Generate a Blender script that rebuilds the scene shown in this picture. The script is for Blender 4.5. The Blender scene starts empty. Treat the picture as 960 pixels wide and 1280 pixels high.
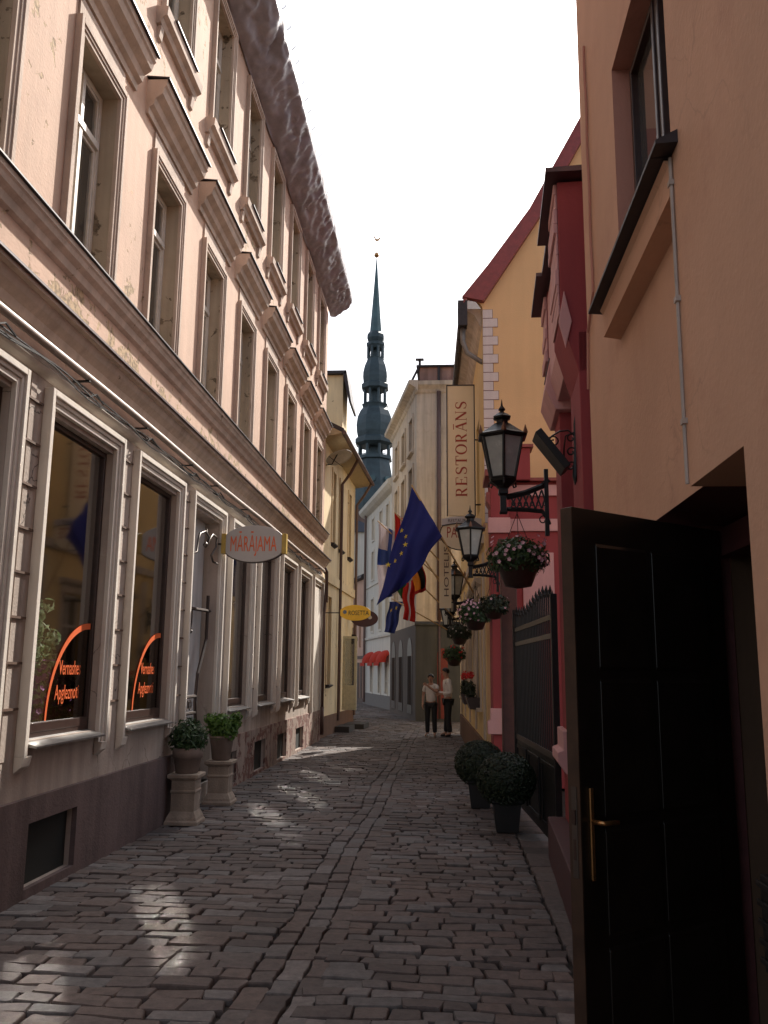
import bpy, bmesh, math, random
from mathutils import Vector, Matrix
random.seed(7)
S = bpy.context.scene
COL = S.collection
RAD = math.radians

# ------------------------------------------------------------------ camera
CR = Matrix(((0.99738058, 0.00395412, 0.0722243),
             (0.07173993, -0.18162008, -0.98074845),
             (0.00923939, 0.98336082, -0.18142801)))
CC = Vector((0, 0, 1.65))
cam = bpy.data.objects.new('camera', bpy.data.cameras.new('camera'))
COL.objects.link(cam)
S.camera = cam
cam.matrix_world = Matrix.Translation(CC) @ CR.to_4x4()
cam.data.sensor_fit = 'AUTO'
cam.data.sensor_width = 36
cam.data.lens = 1080 / 1280 * 36
cam.data.clip_start = 0.05
cam.data.clip_end = 3000


def pa(px, py, Y, X=None, Z=None):
    """survey: the world point that lies at depth Y (or on x=X, z=Z) in the direction read off the photograph"""
    d = CR @ Vector((px - 480, 640 - py, -1080))
    if X is not None:
        t = X / d.x
    elif Z is not None:
        t = (Z - 1.65) / d.z
    else:
        t = Y / d.y
    return CC + d * t


# ------------------------------------------------------------------ object helpers
def tag(o, label=None, cat=None, group=None, kind=None):
    if label: o['label'] = label
    if cat: o['category'] = cat
    if group: o['group'] = group
    if kind: o['kind'] = kind
    return o


def thing(name, label, cat, loc=(0, 0, 0), rz=0, group=None):
    o = bpy.data.objects.new(name, None)
    COL.objects.link(o)
    o.empty_display_size = .1
    o.location = loc
    o.rotation_euler = (0, 0, rz)
    return tag(o, label, cat, group)


def wloc(p):
    v = Vector((0, 0, 0))
    while p is not None:
        v += p.location
        p = p.parent
    return v


class Fr:
    def __init__(self, o, u=(0, 1, 0), n=(1, 0, 0)):
        self.o = Vector(o); self.u = Vector(u).normalized(); self.n = Vector(n).normalized()

    def __call__(self, s, d, z):
        return self.o + self.u * s + self.n * d + Vector((0, 0, z))


WORLD = Fr((0, 0, 0), (0, 1, 0), (1, 0, 0))   # s=y, d=x


class MB:
    def __init__(self, fr=None):
        self.v = []; self.f = []; self.mi = []; self.m = 0
        self.fr = fr or WORLD; self.tone = None; self.tones = []

    def add(self, vs, fs):
        b = len(self.v)
        self.v.extend(Vector(x) for x in vs)
        for f in fs:
            self.f.append(tuple(b + i for i in f)); self.mi.append(self.m)
            if self.tone is not None: self.tones.append(self.tone)
        return b

    def quad(self, *p):
        self.add(p, [tuple(range(len(p)))])

    def box(self, s0, s1, d0, d1, z0, z1):
        P = self.fr
        vs = [P(s, d, z) for s in (s0, s1) for d in (d0, d1) for z in (z0, z1)]
        self.add(vs, [(0, 1, 3, 2), (4, 6, 7, 5), (0, 4, 5, 1), (2, 3, 7, 6), (0, 2, 6, 4), (1, 5, 7, 3)])

    def obox(self, c, ax, ay, az):
        c = Vector(c); ax = Vector(ax); ay = Vector(ay); az = Vector(az)
        vs = [c + ax * i + ay * j + az * k for i in (-1, 1) for j in (-1, 1) for k in (-1, 1)]
        self.add(vs, [(0, 1, 3, 2), (4, 6, 7, 5), (0, 4, 5, 1), (2, 3, 7, 6), (0, 2, 6, 4), (1, 5, 7, 3)])

    def ext(self, pts, vec):
        pts = [Vector(p) for p in pts]; vec = Vector(vec); n = len(pts)
        self.add(pts + [p + vec for p in pts],
                 [tuple(range(n)), tuple(range(2 * n - 1, n - 1, -1))] + [(i, n + i, n + (i + 1) % n, (i + 1) % n) for i in range(n)])

    def prof(self, pr, s0, s1):
        """extrude a (d,z) profile along s"""
        P = self.fr
        self.ext([P(s0, d, z) for d, z in pr], P.u * (s1 - s0))

    def tube(self, pts, r, n=6, rs=None, cap=True):
        pts = [Vector(p) for p in pts]
        if len(pts) < 2: return
        rings = []
        prev = None
        for i, p in enumerate(pts):
            t = (pts[min(i + 1, len(pts) - 1)] - pts[max(i - 1, 0)])
            if t.length < 1e-9: t = Vector((0, 0, 1))
            t.normalize()
            if prev is None:
                a = t.orthogonal().normalized()
            else:
                a = prev - t * prev.dot(t)
                a = a.normalized() if a.length > 1e-6 else t.orthogonal().normalized()
            prev = a
            b = t.cross(a)
            rr = rs[i] if rs else r
            rings.append([p + (a * math.cos(q) + b * math.sin(q)) * rr for q in [2 * math.pi * k / n for k in range(n)]])
        vs = [v for rg in rings for v in rg]
        fs = []
        for i in range(len(rings) - 1):
            for k in range(n):
                k2 = (k + 1) % n
                fs.append((i * n + k, i * n + k2, (i + 1) * n + k2, (i + 1) * n + k))
        if cap:
            fs.append(tuple(range(n - 1, -1, -1)))
            fs.append(tuple((len(rings) - 1) * n + k for k in range(n)))
        self.add(vs, fs)

    def lathe(self, pr, c, n=16, rot=0, sq=None):
        """pr: (r,z) list, c: centre base; capped"""
        c = Vector(c); vs = []; fs = []
        for r, z in pr:
            for k in range(n):
                q = 2 * math.pi * k / n + rot
                vs.append(c + Vector((r * math.cos(q), r * math.sin(q), z)))
        m = len(pr)
        for i in range(m - 1):
            for k in range(n):
                k2 = (k + 1) % n
                fs.append((i * n + k, i * n + k2, (i + 1) * n + k2, (i + 1) * n + k))
        fs.append(tuple(range(n - 1, -1, -1)))
        fs.append(tuple((m - 1) * n + k for k in range(n)))
        self.add(vs, fs)

    def ring(self, s0, s1, z0, z1, w, d0, d1, bottom=True, top=True):
        """rectangular frame with outer size s0..s1, z0..z1"""
        zb = z0 + w if bottom else z0
        zt = z1 - w if top else z1
        self.box(s0, s0 + w, d0, d1, z0, z1)
        self.box(s1 - w, s1, d0, d1, z0, z1)
        if top: self.box(s0 + w, s1 - w, d0, d1, zt, z1)
        if bottom: self.box(s0 + w, s1 - w, d0, d1, z0, zb)

    def islands(self):
        par = list(range(len(self.v)))
        def fd(i):
            while par[i] != i:
                par[i] = par[par[i]]; i = par[i]
            return i
        for f in self.f:
            a = fd(f[0])
            for k in f[1:]: par[fd(k)] = a
        gr = {}
        for j, f in enumerate(self.f): gr.setdefault(fd(f[0]), []).append(j)
        return list(gr.values())

    def build_each(self, name, mat, parent=None, **k):
        """one object for each loose piece"""
        out = []
        for js in self.islands():
            q = MB(); ids = {}
            for j in js:
                for i in self.f[j]:
                    if i not in ids: ids[i] = len(q.v); q.v.append(self.v[i])
                q.f.append(tuple(ids[i] for i in self.f[j])); q.mi.append(0)
            out.append(q.build(name, mat, parent, **k))
        return out

    def build(self, name, mat, parent=None, smooth=False, recalc=True, bevel=0):
        off = wloc(parent)
        me = bpy.data.meshes.new(name)
        me.from_pydata([v - off for v in self.v], [], self.f)
        mats = mat if isinstance(mat, (list, tuple)) else [mat]
        for m in mats: me.materials.append(m)
        if len(mats) > 1: me.polygons.foreach_set('material_index', self.mi)
        if recalc:
            bm = bmesh.new(); bm.from_mesh(me)
            bmesh.ops.recalc_face_normals(bm, faces=bm.faces)
            bm.to_mesh(me); bm.free()
        if self.tones:
            at = me.attributes.new('tone', 'FLOAT', 'FACE')
            at.data.foreach_set('value', self.tones)
        if smooth: me.polygons.foreach_set('use_smooth', [True] * len(me.polygons))
        me.update()
        o = bpy.data.objects.new(name, me)
        COL.objects.link(o)
        if parent is not None: o.parent = parent
        if bevel:
            b = o.modifiers.new('b', 'BEVEL'); b.width = bevel; b.segments = 2; b.limit_method = 'ANGLE'; b.angle_limit = RAD(40)
        return o


def dup(o, parent=None, dloc=None, loc=None, rz=None, label=None):
    c = o.copy(); COL.objects.link(c)
    c.parent = parent if parent is not None else o.parent
    if dloc is not None: c.location = o.location + Vector(dloc)
    if loc is not None: c.location = loc
    if rz is not None: c.rotation_euler = (0, 0, rz)
    if label: c['label'] = label
    for ch in list(o.children): dup(ch, c)
    return c


# ------------------------------------------------------------------ materials
MATS = {}


def nodes(name):
    m = bpy.data.materials.new(name); m.use_nodes = True
    nt = m.node_tree
    return m, nt, nt.nodes['Principled BSDF']


def nn(nt, t, **k):
    n = nt.nodes.new(t)
    for a, b in k.items():
        if a.startswith('i_'):
            n.inputs[a[2:].replace('_', ' ')].default_value = b
        else: setattr(n, a, b)
    return n


def L(nt, a, b): nt.links.new(a, b)


def plaster(name, base, var=.12, peel=None, peel_t=.62, zones=None, rough=.85, bump=.35, dirt=None, streak=.25, scale=1.0, crack=0):
    """painted render: large tone drift, rain streaks, fine grit, optional peeled patches, grime and cracks"""
    m, nt, b = nodes(name)
    geo = nn(nt, 'ShaderNodeNewGeometry')
    P = geo.outputs['Position']
    n1 = nn(nt, 'ShaderNodeTexNoise', i_Scale=.9 * scale, i_Detail=6.0, i_Roughness=.6); L(nt, P, n1.inputs['Vector'])
    mp = nn(nt, 'ShaderNodeMapping'); mp.inputs['Scale'].default_value = (7, 7, .45); L(nt, P, mp.inputs['Vector'])
    n2 = nn(nt, 'ShaderNodeTexNoise', i_Scale=1.0, i_Detail=4.0); L(nt, mp.outputs[0], n2.inputs['Vector'])
    n3 = nn(nt, 'ShaderNodeTexNoise', i_Scale=45.0, i_Detail=5.0); L(nt, P, n3.inputs['Vector'])
    mr = nn(nt, 'ShaderNodeMapRange'); L(nt, n1.outputs[0], mr.inputs[0])
    mr.inputs[1].default_value = .3; mr.inputs[2].default_value = .7; mr.inputs[3].default_value = 1 - var; mr.inputs[4].default_value = 1 + var
    mr2 = nn(nt, 'ShaderNodeMapRange'); L(nt, n2.outputs[0], mr2.inputs[0])
    mr2.inputs[1].default_value = .35; mr2.inputs[2].default_value = .75; mr2.inputs[3].default_value = 1 + streak * .25; mr2.inputs[4].default_value = 1 - streak
    mu = nn(nt, 'ShaderNodeMath', operation='MULTIPLY'); L(nt, mr.outputs[0], mu.inputs[0]); L(nt, mr2.outputs[0], mu.inputs[1])
    vm = nn(nt, 'ShaderNodeVectorMath', operation='SCALE'); vm.inputs[0].default_value = base; L(nt, mu.outputs[0], vm.inputs['Scale'])
    colr = vm.outputs[0]
    hgt = n3.outputs[0]
    if dirt:
        nd = nn(nt, 'ShaderNodeTexNoise', i_Scale=2.3 * scale, i_Detail=8.0, i_Roughness=.7); L(nt, P, nd.inputs['Vector'])
        rd = nn(nt, 'ShaderNodeMapRange'); L(nt, nd.outputs[0], rd.inputs[0]); rd.inputs[1].default_value = .52; rd.inputs[2].default_value = .72; rd.inputs[4].default_value = .7
        mx = nn(nt, 'ShaderNodeMix', data_type='RGBA'); L(nt, rd.outputs[0], mx.inputs[0]); L(nt, colr, mx.inputs[6]); mx.inputs[7].default_value = (*dirt, 1)
        colr = mx.outputs[2]
    if peel:
        np_ = nn(nt, 'ShaderNodeTexNoise', i_Scale=5.5 * scale, i_Detail=7.0, i_Roughness=.62, i_Distortion=.5); L(nt, P, np_.inputs['Vector'])
        nb = nn(nt, 'ShaderNodeTexNoise', i_Scale=.8, i_Detail=2.0); L(nt, P, nb.inputs['Vector'])
        ad = nn(nt, 'ShaderNodeMath', operation='MULTIPLY_ADD'); L(nt, nb.outputs[0], ad.inputs[0]); ad.inputs[1].default_value = .45; L(nt, np_.outputs[0], ad.inputs[2])
        val = ad.outputs[0]
        if zones:
            sx = nn(nt, 'ShaderNodeSeparateXYZ'); L(nt, P, sx.inputs[0])
            for z0, w, amt in zones:
                s = nn(nt, 'ShaderNodeMath', operation='SUBTRACT'); L(nt, sx.outputs[2], s.inputs[0]); s.inputs[1].default_value = z0
                a = nn(nt, 'ShaderNodeMath', operation='ABSOLUTE'); L(nt, s.outputs[0], a.inputs[0])
                r = nn(nt, 'ShaderNodeMapRange'); L(nt, a.outputs[0], r.inputs[0]); r.inputs[1].default_value = 0; r.inputs[2].default_value = w
                r.inputs[3].default_value = amt; r.inputs[4].default_value = 0
                pl = nn(nt, 'ShaderNodeMath', operation='ADD'); L(nt, val, pl.inputs[0]); L(nt, r.outputs[0], pl.inputs[1]); val = pl.outputs[0]
        rp = nn(nt, 'ShaderNodeMapRange'); L(nt, val, rp.inputs[0]); rp.inputs[1].default_value = peel_t + .225; rp.inputs[2].default_value = peel_t + .25
        nc = nn(nt, 'ShaderNodeTexNoise', i_Scale=22.0, i_Detail=5.0); L(nt, P, nc.inputs['Vector'])
        rc = nn(nt, 'ShaderNodeValToRGB'); L(nt, nc.outputs[0], rc.inputs[0])
        rc.color_ramp.elements[0].position = .4; rc.color_ramp.elements[0].color = (*[c * .45 for c in peel], 1)
        rc.color_ramp.elements[1].position = .6; rc.color_ramp.elements[1].color = (*peel, 1)
        mx = nn(nt, 'ShaderNodeMix', data_type='RGBA'); L(nt, rp.outputs[0], mx.inputs[0]); L(nt, colr, mx.inputs[6]); L(nt, rc.outputs[0], mx.inputs[7])
        colr = mx.outputs[2]
        hh = nn(nt, 'ShaderNodeMath', operation='MULTIPLY_ADD'); L(nt, rp.outputs[0], hh.inputs[0]); hh.inputs[1].default_value = -1.6; L(nt, hgt, hh.inputs[2])
        hgt = hh.outputs[0]
    if crack:
        vo = nn(nt, 'ShaderNodeTexVoronoi', feature='DISTANCE_TO_EDGE', i_Scale=1.3)
        nw = nn(nt, 'ShaderNodeTexNoise', i_Scale=3.0, i_Detail=5.0); L(nt, P, nw.inputs['Vector'])
        va = nn(nt, 'ShaderNodeVectorMath', operation='MULTIPLY_ADD'); L(nt, nw.outputs['Color'], va.inputs[0]); va.inputs[1].default_value = (.5, .5, .5); L(nt, P, va.inputs[2])
        L(nt, va.outputs[0], vo.inputs['Vector'])
        rr = nn(nt, 'ShaderNodeMapRange'); L(nt, vo.outputs[0], rr.inputs[0]); rr.inputs[1].default_value = .003; rr.inputs[2].default_value = .009; rr.inputs[3].default_value = crack; rr.inputs[4].default_value = 0
        nk = nn(nt, 'ShaderNodeTexNoise', i_Scale=.7); L(nt, P, nk.inputs['Vector'])
        rk = nn(nt, 'ShaderNodeMapRange'); L(nt, nk.outputs[0], rk.inputs[0]); rk.inputs[1].default_value = .48; rk.inputs[2].default_value = .55
        mk = nn(nt, 'ShaderNodeMath', operation='MULTIPLY'); L(nt, rr.outputs[0], mk.inputs[0]); L(nt, rk.outputs[0], mk.inputs[1])
        mx = nn(nt, 'ShaderNodeMix', data_type='RGBA'); L(nt, mk.outputs[0], mx.inputs[0]); L(nt, colr, mx.inputs[6]); mx.inputs[7].default_value = (.05, .04, .035, 1)
        colr = mx.outputs[2]
    L(nt, colr, b.inputs['Base Color'])
    b.inputs['Roughness'].default_value = rough
    b.inputs['Specular IOR Level'].default_value = .25
    bp = nn(nt, 'ShaderNodeBump', i_Strength=bump, i_Distance=.01); L(nt, hgt, bp.inputs['Height']); L(nt, bp.outputs[0], b.inputs['Normal'])
    return m


def simple(name, c, rough=.5, metal=0, var=.15, scale=12, bump=0, spec=.5, sheen=0):
    m, nt, b = nodes(name)
    geo = nn(nt, 'ShaderNodeTexCoord')
    n1 = nn(nt, 'ShaderNodeTexNoise', i_Scale=float(scale), i_Detail=5.0, i_Roughness=.65); L(nt, geo.outputs['Object'], n1.inputs['Vector'])
    mr = nn(nt, 'ShaderNodeMapRange'); L(nt, n1.outputs[0], mr.inputs[0])
    mr.inputs[1].default_value = .3; mr.inputs[2].default_value = .7; mr.inputs[3].default_value = 1 - var; mr.inputs[4].default_value = 1 + var
    vm = nn(nt, 'ShaderNodeVectorMath', operation='SCALE'); vm.inputs[0].default_value = c; L(nt, mr.outputs[0], vm.inputs['Scale'])
    L(nt, vm.outputs[0], b.inputs['Base Color'])
    mr2 = nn(nt, 'ShaderNodeMapRange'); L(nt, n1.outputs[0], mr2.inputs[0]); mr2.inputs[3].default_value = max(0, rough - .1); mr2.inputs[4].default_value = min(1, rough + .1)
    L(nt, mr2.outputs[0], b.inputs['Roughness'])
    b.inputs['Metallic'].default_value = metal
    b.inputs['Specular IOR Level'].default_value = spec
    if bump:
        bp = nn(nt, 'ShaderNodeBump', i_Strength=bump, i_Distance=.005); L(nt, n1.outputs[0], bp.inputs['Height']); L(nt, bp.outputs[0], b.inputs['Normal'])
    return m


def glass(name, tint=(.7, .72, .7), ior=1.8, rough=.02, dust=0.0):
    """thin pane: fresnel mirror over a tinted clear sheet"""
    m = bpy.data.materials.new(name); m.use_nodes = True; nt = m.node_tree
    nt.nodes.clear()
    out = nn(nt, 'ShaderNodeOutputMaterial')
    g = nn(nt, 'ShaderNodeBsdfGlossy', i_Roughness=rough); g.inputs['Color'].default_value = (1, 1, 1, 1)
    t = nn(nt, 'ShaderNodeBsdfTransparent'); t.inputs['Color'].default_value = (*tint, 1)
    fr = nn(nt, 'ShaderNodeFresnel')
    ge = nn(nt, 'ShaderNodeNewGeometry')   # a thin pane mirrors alike from both sides
    io = nn(nt, 'ShaderNodeMath', operation='MULTIPLY_ADD'); L(nt, ge.outputs['Backfacing'], io.inputs[0]); io.inputs[1].default_value = 1 / ior - ior; io.inputs[2].default_value = ior
    L(nt, io.outputs[0], fr.inputs['IOR'])
    mx = nn(nt, 'ShaderNodeMixShader'); L(nt, fr.outputs[0], mx.inputs[0]); L(nt, t.outputs[0], mx.inputs[1]); L(nt, g.outputs[0], mx.inputs[2])
    last = mx.outputs[0]
    if dust:
        df = nn(nt, 'ShaderNodeBsdfDiffuse'); df.inputs['Color'].default_value = (.3, .28, .25, 1)
        m2 = nn(nt, 'ShaderNodeMixShader'); m2.inputs[0].default_value = dust; L(nt, last, m2.inputs[1]); L(nt, df.outputs[0], m2.inputs[2]); last = m2.outputs[0]
    L(nt, last, out.inputs[0])
    return m


def leafmat(name, c1, c2, trans=.25):
    m, nt, b = nodes(name)
    tc = nn(nt, 'ShaderNodeTexCoord')
    n = nn(nt, 'ShaderNodeTexNoise', i_Scale=14.0, i_Detail=3.0); L(nt, tc.outputs['Object'], n.inputs['Vector'])
    r = nn(nt, 'ShaderNodeValToRGB'); L(nt, n.outputs[0], r.inputs[0])
    r.color_ramp.elements[0].position = .35; r.color_ramp.elements[0].color = (*c1, 1)
    r.color_ramp.elements[1].position = .65; r.color_ramp.elements[1].color = (*c2, 1)
    L(nt, r.outputs[0], b.inputs['Base Color'])
    b.inputs['Roughness'].default_value = .5
    out = nt.nodes['Material Output']
    tr = nn(nt, 'ShaderNodeBsdfTranslucent'); L(nt, r.outputs[0], tr.inputs[0])
    mx = nn(nt, 'ShaderNodeMixShader'); mx.inputs[0].default_value = trans; L(nt, b.outputs[0], mx.inputs[1]); L(nt, tr.outputs[0], mx.inputs[2]); L(nt, mx.outputs[0], out.inputs[0])
    return m


def cloth(name, c):
    m, nt, b = nodes(name)
    b.inputs['Base Color'].default_value = (*c, 1); b.inputs['Roughness'].default_value = .8
    out = nt.nodes['Material Output']
    tr = nn(nt, 'ShaderNodeBsdfTranslucent'); tr.inputs[0].default_value = (*c, 1)
    mx = nn(nt, 'ShaderNodeMixShader'); mx.inputs[0].default_value = .35; L(nt, b.outputs[0], mx.inputs[1]); L(nt, tr.outputs[0], mx.inputs[2]); L(nt, mx.outputs[0], out.inputs[0])
    return m


SALMON = plaster('salmon_render', (.56, .39, .295), peel=(.50, .36, .22), peel_t=.70, zones=[(4.60, .30, .20), (8.2, .4, .17), (9.9, 1.2, .09)], var=.08, streak=.10, dirt=(.46, .31, .24))
TRIM = plaster('weathered_trim', (.53, .42, .345), var=.14, streak=.22, dirt=(.30, .23, .18), peel=(.36, .27, .19), peel_t=.70, bump=.3)
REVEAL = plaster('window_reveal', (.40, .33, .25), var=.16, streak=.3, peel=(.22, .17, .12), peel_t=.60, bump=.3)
SHOPWALL = plaster('ground_floor_render', (.43, .36, .31), var=.12, streak=.3, dirt=(.3, .25, .21), crack=.8)
SHOPTRIM = plaster('pale_shop_trim', (.66, .60, .53), var=.08, streak=.12, dirt=(.5, .44, .38), bump=.2)
PLINTH = plaster('dark_plinth_render', (.145, .105, .10), var=.2, streak=.3, dirt=(.09, .07, .065), bump=.5)
PINKBASE = plaster('flaking_base_render', (.34, .26, .22), var=.2, streak=.35, peel=(.24, .12, .10), peel_t=.5, crack=.6)
OCHRE = plaster('ochre_render', (.62, .365, .24), var=.09, streak=.03, bump=.2, dirt=(.52, .28, .19), scale=.8, crack=.12)
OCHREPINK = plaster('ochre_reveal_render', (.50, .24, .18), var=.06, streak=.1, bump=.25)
YELLOW = plaster('yellow_gable_render', (.74, .48, .25), var=.04, streak=.05, dirt=(.70, .44, .23))
YELLOWST = plaster('yellow_street_render', (.68, .50, .24), var=.06, streak=.12, dirt=(.56, .38, .18))
CREAMY = plaster('pale_yellow_render', (.74, .60, .38), var=.08, streak=.15, peel=(.42, .30, .2), peel_t=.68)
RED = plaster('crimson_render', (.30, .062, .066), var=.06, streak=.12, bump=.2)
PINK = plaster('pale_pink_render', (.62, .36, .35), var=.05, streak=.1, bump=.2)
CREAM = plaster('grey_cream_render', (.52, .44, .36), var=.1, streak=.3, dirt=(.36, .29, .24))
PALE = plaster('pale_render', (.62, .58, .52), var=.06, streak=.15)
PEACH = plaster('peach_render', (.60, .38, .29), var=.08, streak=.15)
GREYST = plaster('dark_grey_render', (.07, .07, .072), var=.15, streak=.2)
BROWNB = plaster('brown_base_render', (.16, .09, .06), var=.15, streak=.25)
QUOIN = plaster('white_quoin', (.66, .58, .56), var=.06, streak=.1)
WHITEW = simple('white_painted_wood', (.55, .50, .44), .5, var=.12, bump=.2)
DARKW = simple('dark_brown_wood', (.035, .016, .012), .4, var=.3, bump=.2)
DOORM = simple('black_brown_door_paint', (.012, .008, .006), .35, var=.3, scale=6, bump=.1)
DOOREDGE = simple('worn_door_edge', (.045, .022, .012), .5, var=.4, scale=9, bump=.15)
IRON = simple('black_iron', (.012, .011, .011), .45, metal=.4, var=.3)
RUST = simple('rusty_iron', (.10, .055, .035), .7, metal=.2, var=.3)
BRASS = simple('worn_brass', (.55, .28, .11), .3, metal=.9, var=.2)
STEEL = simple('dull_steel', (.11, .095, .085), .4, metal=.8, var=.2)
ZINC = simple('grey_zinc', (.20, .19, .18), .5, metal=.5, var=.2)
FLASH = simple('dark_flashing', (.035, .028, .03), .55, metal=.3, var=.3)
REDROOF = simple('red_roof_metal', (.24, .045, .04), .5, var=.2)
DARKROOF = simple('purple_brown_flashing', (.055, .025, .03), .5, var=.25)
PIPEM = simple('pale_pipe_paint', (.42, .35, .30), .5, var=.15)
BROWNPIPE = simple('brown_downpipe', (.10, .055, .045), .5, var=.2)
TARP = simple('grey_dust_sheet', (.29, .275, .31), .5, var=.3, scale=2, bump=.15)
COPPER = simple('dark_copper_roof', (.045, .068, .078), .5, metal=.2, var=.35, scale=.35)  # copper tone slightly lightened to carry distance haze
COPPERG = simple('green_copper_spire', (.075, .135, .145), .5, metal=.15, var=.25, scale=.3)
GLASS = glass('shop_glass', rough=.05, ior=4.2, tint=(.9, .9, .87))
UGLASS = glass('upper_glass', tint=(.6, .62, .62), ior=2.0, rough=.03, dust=.12)
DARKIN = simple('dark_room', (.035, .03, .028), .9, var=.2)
MILK = simple('frosted_lamp_glass', (.36, .38, .36), .25, var=.1)
STONEP = plaster('weathered_stone', (.36, .29, .23), var=.2, streak=.3, dirt=(.2, .16, .13), scale=4, bump=.5)
TERRA = plaster('grey_terracotta', (.24, .18, .15), var=.15, streak=.2, scale=4)
BLACKPOT = simple('black_planter', (.012, .012, .013), .5, var=.3)
LEAFD = leafmat('box_leaf', (.008, .017, .006), (.022, .038, .014), .15)
LEAFG = leafmat('green_leaf', (.05, .11, .02), (.14, .25, .04), .4)
LEAFM = leafmat('mid_leaf', (.02, .05, .015), (.05, .10, .03), .25)
PETAL = simple('pink_petal', (.62, .38, .44), .7, var=.2)
PETALR = simple('red_petal', (.55, .02, .02), .7, var=.2)
PETALP = simple('purple_petal', (.30, .08, .28), .7, var=.3)
ORANGE = simple('orange_paint', (.72, .13, .03), .5, var=.05)
SIGNGREY = simple('pale_sign_board', (.44, .41, .39), .5, var=.06, scale=3)
SIGNGOLD = simple('ochre_sign_end', (.45, .30, .06), .5, var=.15)
SIGNCREAM = simple('cream_sign_board', (.66, .55, .36), .5, var=.05, scale=3)
LETTER = simple('brick_red_letters', (.30, .035, .015), .6, var=.1)
YELSIGN = simple('yellow_sign_board', (.90, .55, .03), .45, var=.05)
MAROON = simple('maroon_sign_board', (.05, .015, .02), .4, var=.15)
SKIN = simple('skin', (.38, .21, .15), .6, var=.06)
SHIRT = simple('white_cotton', (.66, .62, .60), .85, var=.05, bump=.3)
TROUS = simple('black_cotton', (.012, .012, .014), .8, var=.2)
HAIR = simple('dark_hair', (.012, .009, .008), .6, var=.3)
AWN = cloth('red_awning_cloth', (.60, .045, .02))


def cobble_mat():
    m, nt, b = nodes('worn_setts')
    geo = nn(nt, 'ShaderNodeNewGeometry'); P = geo.outputs['Position']
    at = nn(nt, 'ShaderNodeAttribute', attribute_name='tone')
    r = nn(nt, 'ShaderNodeValToRGB'); L(nt, at.outputs['Fac'], r.inputs[0])
    e = r.color_ramp.elements
    e[0].position = 0; e[0].color = (.085, .070, .066, 1)
    e[1].position = 1; e[1].color = (.20, .18, .172, 1)
    for p, c in ((.3, (.12, .100, .094)), (.5, (.14, .108, .096)), (.72, (.135, .128, .126))):
        x = e.new(p); x.color = (*c, 1)
    n = nn(nt, 'ShaderNodeTexNoise', i_Scale=16.0, i_Detail=7.0, i_Roughness=.7); L(nt, P, n.inputs['Vector'])
    n2 = nn(nt, 'ShaderNodeTexNoise', i_Scale=.55, i_Detail=4.0); L(nt, P, n2.inputs['Vector'])
    mr = nn(nt, 'ShaderNodeMapRange'); L(nt, n.outputs[0], mr.inputs[0]); mr.inputs[1].default_value = .3; mr.inputs[2].default_value = .7; mr.inputs[3].default_value = .65; mr.inputs[4].default_value = 1.32
    mr2 = nn(nt, 'ShaderNodeMapRange'); L(nt, n2.outputs[0], mr2.inputs[0]); mr2.inputs[1].default_value = .35; mr2.inputs[2].default_value = .65; mr2.inputs[3].default_value = .8; mr2.inputs[4].default_value = 1.15
    mu = nn(nt, 'ShaderNodeMath', operation='MULTIPLY'); L(nt, mr.outputs[0], mu.inputs[0]); L(nt, mr2.outputs[0], mu.inputs[1])
    vm = nn(nt, 'ShaderNodeVectorMath', operation='SCALE'); L(nt, r.outputs[0], vm.inputs[0]); L(nt, mu.outputs[0], vm.inputs['Scale'])
    L(nt, vm.outputs[0], b.inputs['Base Color'])
    rg = nn(nt, 'ShaderNodeMapRange'); L(nt, n.outputs[0], rg.inputs[0]); rg.inputs[3].default_value = .55; rg.inputs[4].default_value = .85
    L(nt, rg.outputs[0], b.inputs['Roughness'])
    b.inputs['Specular IOR Level'].default_value = .22
    bp = nn(nt, 'ShaderNodeBump', i_Strength=.45, i_Distance=.008); L(nt, n.outputs[0], bp.inputs['Height']); L(nt, bp.outputs[0], b.inputs['Normal'])
    return m


SETTS = cobble_mat()
EARTH = plaster('joint_earth', (.045, .037, .031), var=.3, bump=.8)

# ------------------------------------------------------------------ world, sun
W = bpy.data.worlds.new('World'); S.world = W; W.use_nodes = True
nt = W.node_tree
bg = nt.nodes['Background']
sky = nn(nt, 'ShaderNodeTexSky', sky_type='NISHITA')
sky.sun_disc = False
SD = Vector((1, 2.2, 2.05)).normalized()
sky.sun_elevation = math.asin(SD.z)
sky.sun_rotation = math.atan2(SD.x, SD.y)
sky.air_density = 1.0; sky.dust_density = 3.0; sky.ozone_density = 1.0
hs = nn(nt, 'ShaderNodeHueSaturation'); hs.inputs['Saturation'].default_value = .5   # the phone's white balance
L(nt, sky.outputs[0], hs.inputs['Color']); L(nt, hs.outputs[0], bg.inputs[0])
bg.inputs[1].default_value = .14
sl = bpy.data.lights.new('sun', 'SUN'); sl.energy = 5.0; sl.angle = RAD(.53); sl.color = (1, .93, .84)
so = bpy.data.objects.new('sun', sl); COL.objects.link(so)
so.location = (30, 60, 60)
so.rotation_euler = SD.to_track_quat('Z', 'Y').to_euler()
C = S.cycles
C.use_denoising = True
C.caustics_reflective = True; C.caustics_refractive = True
C.blur_glossy = 0.0
C.sample_clamp_indirect = 0.0
C.use_adaptive_sampling = False
C.max_bounces = 12; C.diffuse_bounces = 8; C.glossy_bounces = 5; C.transparent_max_bounces = 24
C.use_guiding = True; C.use_surface_guiding = True; C.use_volume_guiding = False
try:
    C.guiding_training_samples = 128; C.surface_guiding_probability = .7
except Exception: pass
V = S.view_settings
V.view_transform = 'Standard'; V.look = 'None'; V.gamma = 1; V.use_curve_mapping = False
V.exposure = 0.75

# ================================================================== GROUND
g = MB(); g.quad((-700, -60, -.035), (700, -60, -.035), (700, 900, -.035), (-700, 900, -.035))
tag(g.build('ground', EARTH), kind='structure')

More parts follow.
